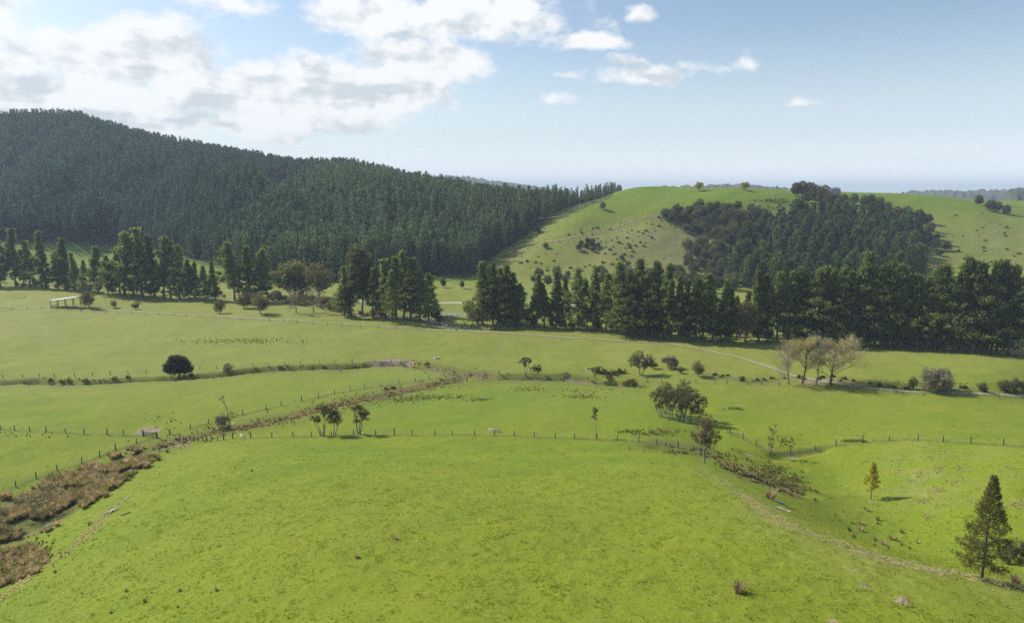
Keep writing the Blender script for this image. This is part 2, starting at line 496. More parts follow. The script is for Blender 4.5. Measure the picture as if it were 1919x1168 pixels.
# ------------------------------------------------------------------ mesh helpers
class MB:
    def __init__(self):
        self.v = []; self.f = []; self.k = []; self.tint = []; self.nv = 0

    def add(self, v, faces, tint=0.5):
        v = np.asarray(v, np.float32).reshape(-1, 3)
        faces = np.asarray(faces, np.int64)
        self.v.append(v)
        self.f.append((faces + self.nv))
        self.tint.append(np.broadcast_to(np.asarray(tint, np.float32), (len(v),)).copy())
        self.nv += len(v)

    def mesh(self, name, mat, smooth=False):
        me = bpy.data.meshes.new(name)
        V = np.concatenate(self.v)
        loops = np.concatenate([f.ravel() for f in self.f]).astype(np.int32)
        tot = np.concatenate([np.full(len(f), f.shape[1], np.int32) for f in self.f])
        start = np.r_[0, np.cumsum(tot)[:-1]].astype(np.int32)
        me.vertices.add(len(V)); me.vertices.foreach_set('co', V.ravel())
        me.loops.add(len(loops)); me.loops.foreach_set('vertex_index', loops)
        me.polygons.add(len(tot)); me.polygons.foreach_set('loop_start', start)
        me.polygons.foreach_set('loop_total', tot)
        if smooth:
            me.polygons.foreach_set('use_smooth', np.ones(len(tot), bool))
        at = me.attributes.new('tint', 'FLOAT', 'POINT')
        at.data.foreach_set('value', np.concatenate(self.tint))
        me.update(calc_edges=True)
        me.materials.append(mat)
        return me

    def tube(self, pts, rad, sides=5, tint=0.5, cap=True):
        pts = np.asarray(pts, float); n = len(pts)
        rad = np.broadcast_to(np.asarray(rad, float), (n,))
        d = np.gradient(pts, axis=0)
        d /= np.linalg.norm(d, axis=1, keepdims=True) + 1e-9
        ref = np.where(np.abs(d[:, 2:3]) > 0.9, np.array([[1., 0, 0]]), np.array([[0, 0, 1.]]))
        a = np.cross(d, ref); a /= np.linalg.norm(a, axis=1, keepdims=True) + 1e-9
        b = np.cross(d, a)
        th = np.arange(sides) / sides * 2 * pi
        ring = pts[:, None, :] + rad[:, None, None] * (np.cos(th)[None, :, None] * a[:, None, :] + np.sin(th)[None, :, None] * b[:, None, :])
        i = np.arange(n - 1)[:, None] * sides; j = np.arange(sides)[None, :]; j2 = (j + 1) % sides
        self.add(ring.reshape(-1, 3), np.stack([i + j, i + j2, i + sides + j2, i + sides + j], -1).reshape(-1, 4), tint)
        if cap and sides > 3:
            self.add(ring[-1], [list(range(sides))], tint)

    def kites(self, C, D, Ln, Wd, r, tint=0.5, bend=0.0):
        C = np.asarray(C, float); D = np.asarray(D, float)
        D = D / (np.linalg.norm(D, axis=1, keepdims=True) + 1e-9)
        n = len(C)
        rv = r.normal(size=(n, 3))
        S = np.cross(D, rv); S /= np.linalg.norm(S, axis=1, keepdims=True) + 1e-9
        Ln = np.broadcast_to(Ln, (n,))[:, None]; Wd = np.broadcast_to(Wd, (n,))[:, None]
        mid = C + D * Ln * 0.45
        tip = C + D * Ln + np.array([0, 0, 1.]) * bend * Ln
        v = np.stack([C, mid - S * Wd * 0.5, tip, mid + S * Wd * 0.5], 1).reshape(-1, 3)
        f = np.arange(4 * n).reshape(-1, 4)
        t = np.repeat(np.broadcast_to(tint, (n,)), 4)
        self.add(v, f, t)

    def box(self, c, s, rot=None, tint=0.5):
        s = np.asarray(s, float) / 2
        v = np.array([[x, y, z] for z in (-1, 1) for y in (-1, 1) for x in (-1, 1)], float) * s
        if rot is not None:
            v = v @ np.array(rot).T
        v = v + np.asarray(c, float)
        self.add(v, [[0, 2, 3, 1], [4, 5, 7, 6], [0, 1, 5, 4], [2, 6, 7, 3], [0, 4, 6, 2], [1, 3, 7, 5]], tint)


def tag(o, label=None, cat=None, group=None, kind=None):
    if label: o['label'] = label
    if cat: o['category'] = cat
    if group: o['group'] = group
    if kind: o['kind'] = kind
    return o


def link(name, me, parent=None, loc=(0, 0, 0), rot=(0, 0, 0), scale=(1, 1, 1)):
    o = bpy.data.objects.new(name, me)
    o.location = loc; o.rotation_euler = rot; o.scale = scale
    if parent is not None:
        o.parent = parent
    COL.objects.link(o)
    return o


def empty(name, loc, rotz=0.0, s=1.0):
    o = link(name, None, None, loc, (0, 0, rotz), (s, s, s))
    o.empty_display_size = 0.5
    return o


# ------------------------------------------------------------------ materials
def material(name):
    m = bpy.data.materials.new(name)
    m.use_nodes = True
    return m, NT(m.node_tree)


def finish(t, shader):
    o = t.n('ShaderNodeOutputMaterial')
    t.t.links.new(shader, o.inputs[0])


def leaf_mat(name, c1, c2, transl=0.3, var=0.25, gloss=0.0, lit_tint=None):
    m, t = material(name)
    at = t.n('ShaderNodeAttribute', dict(attribute_name='tint'))
    oi = t.n('ShaderNodeObjectInfo')
    c = t.mix(at.outputs['Fac'], c1, c2)
    if lit_tint:
        # hazy shaded slope and sunlit spur, put into the needle colour
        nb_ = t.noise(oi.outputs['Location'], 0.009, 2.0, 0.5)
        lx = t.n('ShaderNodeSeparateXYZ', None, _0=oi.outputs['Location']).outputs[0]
        c = t.mix(t.ss(t.m('ADD', lx, t.m('MULTIPLY', nb_, 160.0)), -190.0, -90.0), c, t.mix(1.0, c, lit_tint, 'MULTIPLY'))
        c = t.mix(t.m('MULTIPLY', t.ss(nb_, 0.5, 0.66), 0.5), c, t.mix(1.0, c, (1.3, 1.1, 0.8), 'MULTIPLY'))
    k = t.m('ADD', 1.0 - var, t.m('MULTIPLY', oi.outputs['Random'], 2 * var))
    c = t.mix(1.0, c, t.n('ShaderNodeCombineColor', None, _0=k, _1=k, _2=k).outputs[0], 'MULTIPLY')
    df = t.n('ShaderNodeBsdfDiffuse', None, Color=c)
    tr = t.n('ShaderNodeBsdfTranslucent', None, Color=t.mix(0.5, c, t.mix(1.0, c, (1.5, 1.45, 0.7), 'MULTIPLY')))
    mx = t.n('ShaderNodeMixShader', None, _0=transl, _1=df.outputs[0], _2=tr.outputs[0])
    out = mx.outputs[0]
    if gloss:
        gl = t.n('ShaderNodeBsdfGlossy', None, Color=(0.8, 0.8, 0.8), Roughness=0.5)
        out = t.n('ShaderNodeMixShader', None, _0=gloss, _1=out, _2=gl.outputs[0]).outputs[0]
    finish(t, out)
    return m


def plain_mat(name, c1, c2, scale=3.0, rough=0.85, bump=0.0, stretch=(1, 1, 1)):
    m, t = material(name)
    tcn = t.n('ShaderNodeTexCoord')
    v = t.vm('MULTIPLY', tcn.outputs['Object'], stretch)
    n1 = t.noise(v, scale, 5.0, 0.6)
    c = t.mix(t.ss(n1, 0.3, 0.7), c1, c2)
    b = t.n('ShaderNodeBsdfPrincipled', None, Base__Color=c, Roughness=rough)
    if bump:
        bp = t.n('ShaderNodeBump', None, Strength=bump, Distance=0.05, Height=n1)
        t.t.links.new(bp.outputs[0], b.inputs['Normal'])
    finish(t, b.outputs[0])
    return m


def ground_material():
    m, t = material('pasture')
    tcn = t.n('ShaderNodeTexCoord')
    co = tcn.outputs['Object']
    A = t.n('ShaderNodeAttribute', dict(attribute_name='cover')).outputs['Color']
    B = t.n('ShaderNodeAttribute', dict(attribute_name='cover_b')).outputs['Color']
    sa = t.n('ShaderNodeSeparateColor', None, _0=A)
    sb = t.n('ShaderNodeSeparateColor', None, _0=B)
    a_dry, a_earth, a_sedge = sa.outputs
    a_rough, a_litter, a_pale = sb.outputs
    nb = t.noise(co, 0.018, 3.0, 0.5)
    nm = t.noise(co, 0.11, 4.0, 0.55)
    ns = t.noise(co, 0.75, 4.0, 0.6)
    nf = t.noise(co, 5.5, 4.0, 0.65)
    fib = t.noise(t.vm('MULTIPLY', co, (0.55, 1.0, 1.0)), 3.0, 5.0, 0.65)
    g = t.mix(t.ss(nm, 0.32, 0.68), (0.120, 0.182, 0.010), (0.166, 0.212, 0.014))
    g = t.mix(t.m('MULTIPLY', t.ss(nb, 0.35, 0.65), 0.5), g, (0.184, 0.208, 0.018))
    g = t.mix(t.m('MULTIPLY', t.ss(fib, 0.52, 0.72), 0.24), g, (0.090, 0.122, 0.010))
    g = t.mix(t.m('MULTIPLY', t.ss(ns, 0.56, 0.78), 0.35), g, (0.25, 0.25, 0.050))
    g = t.mix(t.m('MULTIPLY', a_pale, 0.8), g, (0.202, 0.222, 0.038))
    g = t.mix(t.n('ShaderNodeAttribute', dict(attribute_name='cover_b')).outputs['Alpha'], g, (0.112, 0.182, 0.014))
    vo = t.n('ShaderNodeTexVoronoi', None, Vector=co, Scale=0.24, Randomness=1.0).outputs['Distance']
    spot = t.m('MULTIPLY', t.ss(t.m('ADD', vo, t.m('MULTIPLY', ns, 0.35)), 0.40, 0.24), t.ss(nm, 0.42, 0.6))
    g = t.mix(t.m('MULTIPLY', spot, 0.28), g, (0.095, 0.150, 0.012))
    # rank growth and rushes
    rg = t.mix(t.ss(ns, 0.38, 0.62), (0.045, 0.075, 0.016), (0.12, 0.125, 0.026))
    g = t.mix(t.m('MULTIPLY', a_rough, t.ss(t.m('ADD', nm, t.m('MULTIPLY', ns, 0.6)), 0.62, 0.92)), g, rg)
    terr = t.noise(t.vm('MULTIPLY', co, (0.035, 0.035, 0.75)), 1.0, 3.0, 0.6)
    g = t.mix(t.m('MULTIPLY', t.m('MULTIPLY', a_rough, t.ss(terr, 0.50, 0.60)), 0.55), g, (0.105, 0.118, 0.030))
    # dead grass
    dg = t.mix(t.ss(ns, 0.35, 0.65), (0.20, 0.18, 0.072), (0.31, 0.27, 0.14))
    g = t.mix(t.m('MULTIPLY', a_dry, t.ss(ns, 0.2, 0.6, 0.6, 1.0)), g, dg)
    sg = t.mix(t.ss(nf, 0.35, 0.65), (0.13, 0.085, 0.04), (0.27, 0.19, 0.10))
    g = t.mix(t.m('MULTIPLY', a_sedge, t.ss(ns, 0.25, 0.5)), g, sg)
    eg = t.mix(t.ss(nf, 0.3, 0.7), (0.16, 0.115, 0.07), (0.36, 0.30, 0.21))
    eg = t.mix(t.m('MULTIPLY', t.ss(ns, 0.45, 0.7), 0.7), eg, (0.06, 0.05, 0.025))
    g = t.mix(t.ss(t.m('ADD', a_earth, t.m('MULTIPLY', t.m('SUBTRACT', ns, 0.5), 0.9)), 0.28, 0.6), g, eg)
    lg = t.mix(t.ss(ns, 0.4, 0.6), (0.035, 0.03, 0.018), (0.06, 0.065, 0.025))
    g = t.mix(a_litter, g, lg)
    k = t.m('ADD', 0.62, t.m('MULTIPLY', nf, 0.76))
    g = t.mix(1.0, g, t.n('ShaderNodeCombineColor', None, _0=k, _1=k, _2=k).outputs[0], 'MULTIPLY')
    hb = t.m('ADD', t.m('MULTIPLY', fib, 0.7), t.m('MULTIPLY', nf, 0.35))
    bp = t.n('ShaderNodeBump', None, Strength=0.5, Distance=0.2, Height=hb)
    b = t.n('ShaderNodeBsdfPrincipled', None, Base__Color=g, Roughness=0.9, Normal=bp.outputs[0])
    b.inputs['Specular IOR Level'].default_value = 0.15
    finish(t, b.outputs[0])
    return m


M_GROUND = ground_material()

# ------------------------------------------------------------------ the ground sheet
me = bpy.data.meshes.new('ground')
NR = len(YS)
V = np.stack([GX, GY, GZ], -1).reshape(-1, 3).astype(np.float32)
i = np.arange(NR - 1)[:, None] * NU + np.arange(NU - 1)[None, :]
Q = np.stack([i, i + 1, i + NU + 1, i + NU], -1).reshape(-1, 4).astype(np.int32)
me.vertices.add(len(V)); me.vertices.foreach_set('co', V.ravel())
me.loops.add(Q.size); me.loops.foreach_set('vertex_index', Q.ravel())
me.polygons.add(len(Q)); me.polygons.foreach_set('loop_start', np.arange(len(Q), dtype=np.int32) * 4)
me.polygons.foreach_set('loop_total', np.full(len(Q), 4, np.int32))
me.polygons.foreach_set('use_smooth', np.ones(len(Q), bool))


def col_attr(me, name, r, g, b, al=None):
    a = me.attributes.new(name, 'FLOAT_COLOR', 'POINT')
    d = np.stack([np.clip(r, 0, 1), np.clip(g, 0, 1), np.clip(b, 0, 1), np.ones_like(r) if al is None else np.clip(al, 0, 1)], -1).astype(np.float32)
    a.data.foreach_set('color', d.ravel())


col_attr(me, 'cover', dry.ravel(), earth.ravel(), sedge.ravel())
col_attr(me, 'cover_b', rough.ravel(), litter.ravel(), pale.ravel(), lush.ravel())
me.update(calc_edges=True)
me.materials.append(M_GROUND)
tag(link('ground', me), kind='structure')


# ------------------------------------------------------------------ more materials
M_BARK = plain_mat('bark', (0.055, 0.042, 0.032), (0.12, 0.10, 0.08), 4.0, 0.95, 0.3, (1, 1, 0.25))
M_BARKG = plain_mat('pale_bark', (0.16, 0.14, 0.115), (0.30, 0.27, 0.235), 4.0, 0.95, 0.3, (1, 1, 0.25))
M_TWIG = plain_mat('twig', (0.28, 0.235, 0.16), (0.44, 0.375, 0.27), 2.0, 0.95)
M_PINE = leaf_mat('pine_needles', (0.06, 0.108, 0.04), (0.25, 0.29, 0.088), 0.5, 0.3)
M_PLANT = leaf_mat('plantation_needles', (0.03, 0.06, 0.052), (0.085, 0.135, 0.102), 0.45, 0.3, lit_tint=(1.75, 1.55, 1.05))
M_HILLPINE = leaf_mat('hill_pine_needles', (0.042, 0.078, 0.034), (0.135, 0.185, 0.07), 0.45, 0.38)
M_SPRUCE = leaf_mat('spruce_needles', (0.085, 0.095, 0.028), (0.23, 0.2, 0.065), 0.45, 0.1)
M_LARCH = leaf_mat('larch_needles', (0.37, 0.32, 0.03), (0.56, 0.47, 0.06), 0.5, 0.1)
M_MANUKA = leaf_mat('manuka_leaves', (0.085, 0.085, 0.04), (0.22, 0.2, 0.105), 0.45, 0.2)
M_BUSH = leaf_mat('native_leaves', (0.068, 0.085, 0.042), (0.17, 0.175, 0.09), 0.42, 0.35)
M_BROWNMANUKA = leaf_mat('brown_manuka_leaves', (0.12, 0.095, 0.055), (0.28, 0.22, 0.13), 0.45, 0.1)
M_TOTARA = leaf_mat('dense_dark_leaves', (0.022, 0.036, 0.018), (0.07, 0.085, 0.036), 0.3, 0.15)
M_MACRO = leaf_mat('cypress_leaves', (0.075, 0.075, 0.032), (0.18, 0.155, 0.065), 0.4, 0.25)
M_GORSE = leaf_mat('gorse_leaves', (0.055, 0.058, 0.024), (0.12, 0.1, 0.036), 0.35, 0.35)
M_GORSEY = leaf_mat('gorse_bloom_leaves', (0.08, 0.075, 0.02), (0.36, 0.25, 0.03), 0.35, 0.3)
M_WILLOW = leaf_mat('willow_leaves', (0.14, 0.17, 0.055), (0.28, 0.29, 0.12), 0.45, 0.15)
M_BROWNLEAF = leaf_mat('brown_leaves', (0.12, 0.11, 0.05), (0.22, 0.195, 0.09), 0.42, 0.15)
M_BUD = leaf_mat('spring_buds', (0.38, 0.34, 0.10), (0.54, 0.47, 0.17), 0.5, 0.1)
M_YELLOWLEAF = leaf_mat('yellow_leaves', (0.30, 0.28, 0.05), (0.42, 0.38, 0.08), 0.4, 0.1)
M_GRASS = leaf_mat('grass_blades', (0.21, 0.28, 0.022), (0.38, 0.42, 0.06), 0.5, 0.2)
M_STRAW = leaf_mat('straw_blades', (0.4, 0.38, 0.18), (0.66, 0.6, 0.36), 0.48, 0.2)
M_SEDGE = leaf_mat('sedge_blades', (0.24, 0.185, 0.11), (0.54, 0.435, 0.28), 0.46, 0.3)
M_RUSH = leaf_mat('rush_blades', (0.13, 0.155, 0.045), (0.34, 0.31, 0.12), 0.5, 0.3)
M_POST = plain_mat('weathered_timber', (0.07, 0.06, 0.05), (0.19, 0.165, 0.14), 9.0, 0.9, 0.2, (1, 1, 0.2))
M_PALETIMBER = plain_mat('silvered_timber', (0.42, 0.38, 0.33), (0.68, 0.63, 0.56), 7.0, 0.85, 0.2)
M_WIRE = plain_mat('fence_wire', (0.22, 0.22, 0.22), (0.34, 0.34, 0.33), 5.0, 0.5)
M_ROOF = plain_mat('galvanised_roofing', (0.40, 0.41, 0.42), (0.54, 0.54, 0.53), 1.3, 0.45)
M_WALL = plain_mat('painted_wall', (0.16, 0.18, 0.19), (0.24, 0.26, 0.27), 1.0, 0.8)
M_GRAVEL = plain_mat('gravel', (0.17, 0.185, 0.06), (0.30, 0.28, 0.17), 1.6, 0.95, 0.4)
M_ROADGRAVEL = plain_mat('road_gravel', (0.33, 0.31, 0.25), (0.46, 0.43, 0.36), 1.2, 0.95, 0.3)
M_DIRT = plain_mat('track_dirt', (0.15, 0.125, 0.055), (0.26, 0.20, 0.11), 0.6, 0.95, 0.3)
M_STONE = plain_mat('river_stones', (0.30, 0.295, 0.28), (0.52, 0.51, 0.49), 1.0, 0.9)
M_COW = plain_mat('black_hide', (0.012, 0.011, 0.010), (0.03, 0.026, 0.022), 2.0, 0.7)
M_FARHILL = None


def water_mat():
    m, t = material('stream_water')
    tcn = t.n('ShaderNodeTexCoord')
    n1 = t.noise(tcn.outputs['Object'], 1.6, 4.0, 0.6)
    bp = t.n('ShaderNodeBump', None, Strength=0.6, Distance=0.1, Height=n1)
    c = t.mix(t.ss(n1, 0.52, 0.66), (0.03, 0.035, 0.03), (0.55, 0.57, 0.58))
    b = t.n('ShaderNodeBsdfPrincipled', None, Base__Color=c, Roughness=0.12, Normal=bp.outputs[0])
    finish(t, b.outputs[0])
    return m


M_WATER = water_mat()


# ------------------------------------------------------------------ strips laid on the ground
def resample(line, step):
    seg = np.r_[0, np.cumsum(np.linalg.norm(np.diff(line, axis=0), axis=1))]
    n = max(2, int(seg[-1] / step))
    s = np.linspace(0, seg[-1], n)
    k = np.ones(7) / 7
    out = np.stack([np.interp(s, seg, line[:, j]) for j in range(2)], -1)
    if n > 12:
        pad = np.r_[np.repeat(out[:1], 3, 0), out, np.repeat(out[-1:], 3, 0)]
        out = np.stack([np.convolve(pad[:, j], k, 'valid') for j in range(2)], -1)
    return out


def strip(name, line, width, lift, mat, step=1.0, flat=False, cols=5, seed=1):
    p = resample(line, step)
    d = np.gradient(p, axis=0); d /= np.linalg.norm(d, axis=1, keepdims=True)
    nrm = np.stack([-d[:, 1], d[:, 0]], -1)
    wv = width * (0.85 + 0.4 * vnoise(np.arange(len(p)) * 0.21, np.zeros(len(p)), seed))
    off = np.linspace(-0.5, 0.5, cols)
    X = p[:, None, :] + nrm[:, None, :] * (off[None, :, None] * wv[:, None, None])
    Z = height(X[..., 0].ravel(), X[..., 1].ravel()).reshape(X.shape[:2])
    if flat:
        Z = np.repeat(Z.min(1, keepdims=True), cols, 1)
        kk = np.ones(9) / 9
        zz = np.convolve(np.r_[np.repeat(Z[0, 0], 4), Z[:, 0], np.repeat(Z[-1, 0], 4)], kk, 'valid')
        Z = np.repeat(zz[:, None], cols, 1)
    lf = np.full(cols, lift)
    v = np.concatenate([X, (Z + lf[None, :])[..., None]], -1).reshape(-1, 3)
    i = np.arange(len(p) - 1)[:, None] * cols + np.arange(cols - 1)[None, :]
    mb = MB(); mb.add(v, np.stack([i, i + 1, i + cols + 1, i + cols], -1).reshape(-1, 4))
    return tag(link(name, mb.mesh(name, mat, True)), kind='structure')


strip('farm_track', TRACK, 1.9, 0.12, M_GRAVEL, 1.2, seed=3)
strip('valley_road', ROAD, 3.6, 0.14, M_ROADGRAVEL, 3.0, seed=4)
strip('hill_track', HILLTRACK, 1.9, 0.16, M_DIRT, 2.0, seed=5)
strip('stream', STREAM, 6.0, 0.35, M_WATER, 1.5, flat=True, seed=6)


# ------------------------------------------------------------------ plant builders
def rdir(r, n):
    v = r.normal(size=(n, 3))
    return v / np.linalg.norm(v, axis=1, keepdims=True)


def conifer(seed, H, cb, spread, nb, clumps, nbl, bl, bw, prof=0.75, trunk_r=0.013, elev=(0.15, 0.9), sway=0.02, lean=0.0,
            irregular=0.35, leafm=None, bark=None, droop=0.0, branch_tubes=True, side=0.22, gap=0.0, updir=0.35):
    r = np.random.default_rng(seed)
    tr, cr = MB(), MB()
    zs = np.linspace(0, 1, 9)
    sx = np.cumsum(r.normal(0, sway, 9)) * H * 0.3 + lean * zs ** 1.5 * H
    sy = np.cumsum(r.normal(0, sway, 9)) * H * 0.3
    sx -= sx[0]; sy -= sy[0]
    tp = np.stack([sx, sy, zs * H], -1)
    rad = trunk_r * H * (1 - zs * 0.93)
    rad[0] *= 1.25
    tr.tube(tp, rad, 6)
    clump_bias = r.normal(0, 1, 12)
    for i in range(nb):
        t = cb + (0.985 - cb) * ((i + r.random()) / nb) ** 0.92
        az = i * 2.39996 + r.normal(0, 0.5)
        if r.random() < gap:
            continue
        p = (1 - t) ** prof * min(1.0, 0.45 + (t - cb) / 0.16)
        p *= 1 + irregular * 0.6 * clump_bias[int((az % 6.283) / 6.284 * 6) + (6 if t > 0.55 else 0)]
        ln = max(0.02 * H, spread * H * p * (1 - irregular * 0.5 + irregular * r.random()))
        e = elev[0] + (elev[1] - elev[0]) * t ** 1.6 + r.normal(0, 0.12)
        b0 = np.array([np.interp(t, zs, sx), np.interp(t, zs, sy), t * H])
        dv = np.array([cos(az) * cos(e), sin(az) * cos(e), sin(e)])
        n = 5
        s = np.linspace(0, 1, n)
        path = b0 + dv * (s * ln)[:, None]
        path[:, 2] += (-droop * s + (droop + 0.12) * s ** 2.5) * ln
        if branch_tubes:
            tr.tube(path, np.linspace(0.0045 * H * (1.15 - t), 0.0012 * H, n), 3, cap=False)
        nc = max(2, int(clumps * (0.45 + ln / (spread * H))))
        ss = 0.28 + 0.72 * r.random(nc) ** 0.75
        ss[0] = 1.0
        cpos = np.stack([np.interp(ss, s, path[:, j]) for j in range(3)], -1)
        sidev = np.array([-sin(az), cos(az), 0.0])
        cpos += sidev * (r.normal(0, side, nc) * ln * (0.35 + 0.65 * (1 - np.abs(ss - 0.6))))[:, None]
        cpos[:, 2] += r.normal(0, 0.05, nc) * ln
        C = np.repeat(cpos, nbl, 0) + r.normal(0, bl * 0.28, (nc * nbl, 3))
        D = dv * 0.75 + np.array([0, 0, updir]) + rdir(r, nc * nbl) * 0.85
        ti = np.repeat(np.clip(r.normal(0.45, 0.36, nc), 0, 1), nbl)
        cr.kites(C, D, bl * r.uniform(0.7, 1.3, nc * nbl), bw * r.uniform(0.7, 1.3, nc * nbl), r, ti)
    n = nbl * 3
    C = tp[-1] - np.array([0, 0, 1.0]) * (r.random(n) * 0.05 * H)[:, None]
    cr.kites(C, np.array([0, 0, 1.2]) + rdir(r, n) * 0.6, bl * r.uniform(.5, 1.0, n), bw * 0.8, r, 0.5)
    return tr.mesh('trunk', bark or M_BARK, True), cr.mesh('crown', leafm)


def broadleaf(seed, trunks, blobs, clumps_per, leaves, ls, cr_rad, leafm, bark, trunk_r=0.12, shell=0.5, upbias=0.0, limb=True, flat=1.0):
    """trunks: list of (x, y, lean_x, lean_y, height); blobs: list of (x, y, z, rx, ry, rz, trunk index)"""
    r = np.random.default_rng(seed)
    tr, cr = MB(), MB()
    tops = []
    for (x, y, lx, ly, h) in trunks:
        s = np.linspace(0, 1, 5)
        path = np.stack([x + lx * s ** 1.3 + np.r_[0, r.normal(0, 0.03, 4)] * h, y + ly * s ** 1.3 + np.r_[0, r.normal(0, 0.03, 4)] * h, s * h], -1)
        path[0, 2] = -0.15
        tr.tube(path, trunk_r * np.array([1.25, 1, .85, .72, .6]), 6)
        tops.append(path)
    for (x, y, z, rx, ry, rz, ti) in blobs:
        c = np.array([x, y, z])
        n = max(3, int(clumps_per * (rx * ry * rz) ** 0.55))
        d = rdir(r, n)
        rad = shell + (1 - shell) * r.random(n) ** 0.6
        pos = c + d * rad[:, None] * np.array([rx, ry, rz])
        path = tops[ti]
        if limb:
            st = path[-2] * 0.5 + path[-1] * 0.5
            mid = st * 0.5 + c * 0.5 + r.normal(0, 0.12, 3) * min(rx, rz)
            tr.tube([st, mid, c], [trunk_r * 0.6, trunk_r * 0.42, trunk_r * 0.22], 4)
            for q in pos[:: 2]:
                tr.tube([c * 0.75 + st * 0.25, c * 0.4 + q * 0.6 + r.normal(0, 0.05, 3) * rx, q], [trunk_r * 0.22, trunk_r * 0.12, trunk_r * 0.05], 3, cap=False)
        C = np.repeat(pos, leaves, 0) + rdir(r, n * leaves) * (cr_rad * r.random(n * leaves) ** 0.5)[:, None] * np.array([1, 1, flat])
        D = rdir(r, n * leaves) + np.repeat(d, leaves, 0) * 0.7 + np.array([0, 0, upbias])
        t = np.repeat(np.clip(r.normal(0.45, 0.27, n), 0, 1), leaves)
        cr.kites(C, D, ls * r.uniform(0.7, 1.4, len(C)), ls * 0.62 * r.uniform(0.7, 1.3, len(C)), r, t)
    return tr.mesh('trunk', bark, True), cr.mesh('crown', leafm)


def bare_tree(seed, H, trunk_r, first=0.18, nlev=(11, 7, 5), spread=0.9, twigs=5, twig_l=0.7, budm=None, buds=0, upright=0.5, stems=1):
    """a leafless tree: trunk mesh and a crown of limbs and twigs"""
    r = np.random.default_rng(seed)
    tr, cr, bd = MB(), MB(), MB()

    def limb(p, d, ln, rad, lev):
        n = 5
        pts = [p]; dd = d.copy()
        for k in range(n - 1):
            dd = dd + r.normal(0, 0.11, 3) + np.array([0, 0, upright * 0.16 * (lev > 0)])
            dd /= np.linalg.norm(dd)
            pts.append(pts[-1] + dd * ln / (n - 1))
        pts = np.array(pts)
        tgt = tr if lev == 0 else cr
        end = 0.25 if lev == 0 else 0.35
        tgt.tube(pts, np.linspace(rad, rad * end, n), 6 if lev == 0 else (4 if lev == 1 else 3), cap=False)
        if lev < len(nlev):
            for j in range(nlev[lev]):
                s = (first if lev == 0 else 0.25) + (1 - (first if lev == 0 else 0.25)) * (j + r.random()) / nlev[lev]
                q = np.array([np.interp(s, np.linspace(0, 1, n), pts[:, a]) for a in range(3)])
                axis = pts[min(n - 1, int(s * (n - 1)) + 1)] - pts[max(0, int(s * (n - 1)))]
                axis = axis / (np.linalg.norm(axis) + 1e-9)
                o = rdir(r, 1)[0]; o = o - axis * (o @ axis); o /= np.linalg.norm(o) + 1e-9
                nd = axis * (1.0 - 0.45 * spread) + o * spread * (0.75 + 0.3 * r.random()); nd /= np.linalg.norm(nd)
                l2 = ln * (0.62 - 0.30 * s if lev == 0 else 0.55) * r.uniform(0.75, 1.2)
                limb(q, nd, l2, max(0.012, rad * (0.42 if lev == 0 else 0.5) * (1.1 - 0.5 * s)), lev + 1)
        else:
            k = twigs
            s = r.random(k)
            C = np.stack([np.interp(s, np.linspace(0, 1, n), pts[:, a]) for a in range(3)], -1)
            D = (pts[-1] - pts[0]) / ln * 0.8 + rdir(r, k) * 0.6 + np.array([0, 0, 0.25 * upright])
            cr.kites(C, D, twig_l * r.uniform(0.6, 1.3, k), 0.028 + 0.012 * r.random(k), r, 0.5)
            if buds:
                q = C[r.integers(0, k, buds)] + r.normal(0, 0.25, (buds, 3))
                bd.kites(q, rdir(r, buds), 0.22, 0.14, r, r.random(buds))
    for k in range(stems):
        a = r.random() * 6.28
        d = np.array([0.0, 0, 1]) if stems == 1 else np.array([cos(a) * 0.45, sin(a) * 0.45, 1.0])
        d = d / np.linalg.norm(d)
        limb(np.array([0.12 * k * cos(a), 0.12 * k * sin(a), -0.15]), d, H * (0.92 if stems == 1 else 0.6), trunk_r, 0)
    return tr.mesh('trunk', M_BARK if stems == 1 else M_TWIG, True), cr.mesh('limbs', M_TWIG), (bd.mesh('buds', budm) if buds else None)


def tussock(seed, n, h, spread, wd, mat, name):
    r = np.random.default_rng(seed)
    mb = MB()
    a = r.random(n) * 2 * pi
    base = np.stack([np.cos(a), np.sin(a), np.zeros(n)], -1) * (spread * 0.35 * r.random(n) ** 0.5)[:, None]
    out = np.stack([np.cos(a), np.sin(a), np.zeros(n)], -1)
    hh = h * r.uniform(0.6, 1.15, n)
    lean = r.uniform(0.1, 1.0, n) * spread * 0.75
    mid = base + out * (lean * 0.35)[:, None]; mid[:, 2] = hh * 0.62
    tip = base + out * lean[:, None]; tip[:, 2] = hh * (1 - 0.35 * (lean / spread) ** 2)
    s = np.stack([-np.sin(a), np.cos(a), np.zeros(n)], -1) * wd * 0.5
    base[:, 2] = -0.04
    v = np.stack([base - s, base + s, mid + s * 0.8, mid - s * 0.8, tip], 1).reshape(-1, 3)
    k = np.arange(n)[:, None] * 5
    t = np.repeat(r.random(n), 5)
    mb.add(v, k + np.array([[0, 1, 2, 3]]), t)
    mb.f.append((k + np.array([[3, 2, 4]])).astype(np.int64))
    return mb.mesh(name, mat)


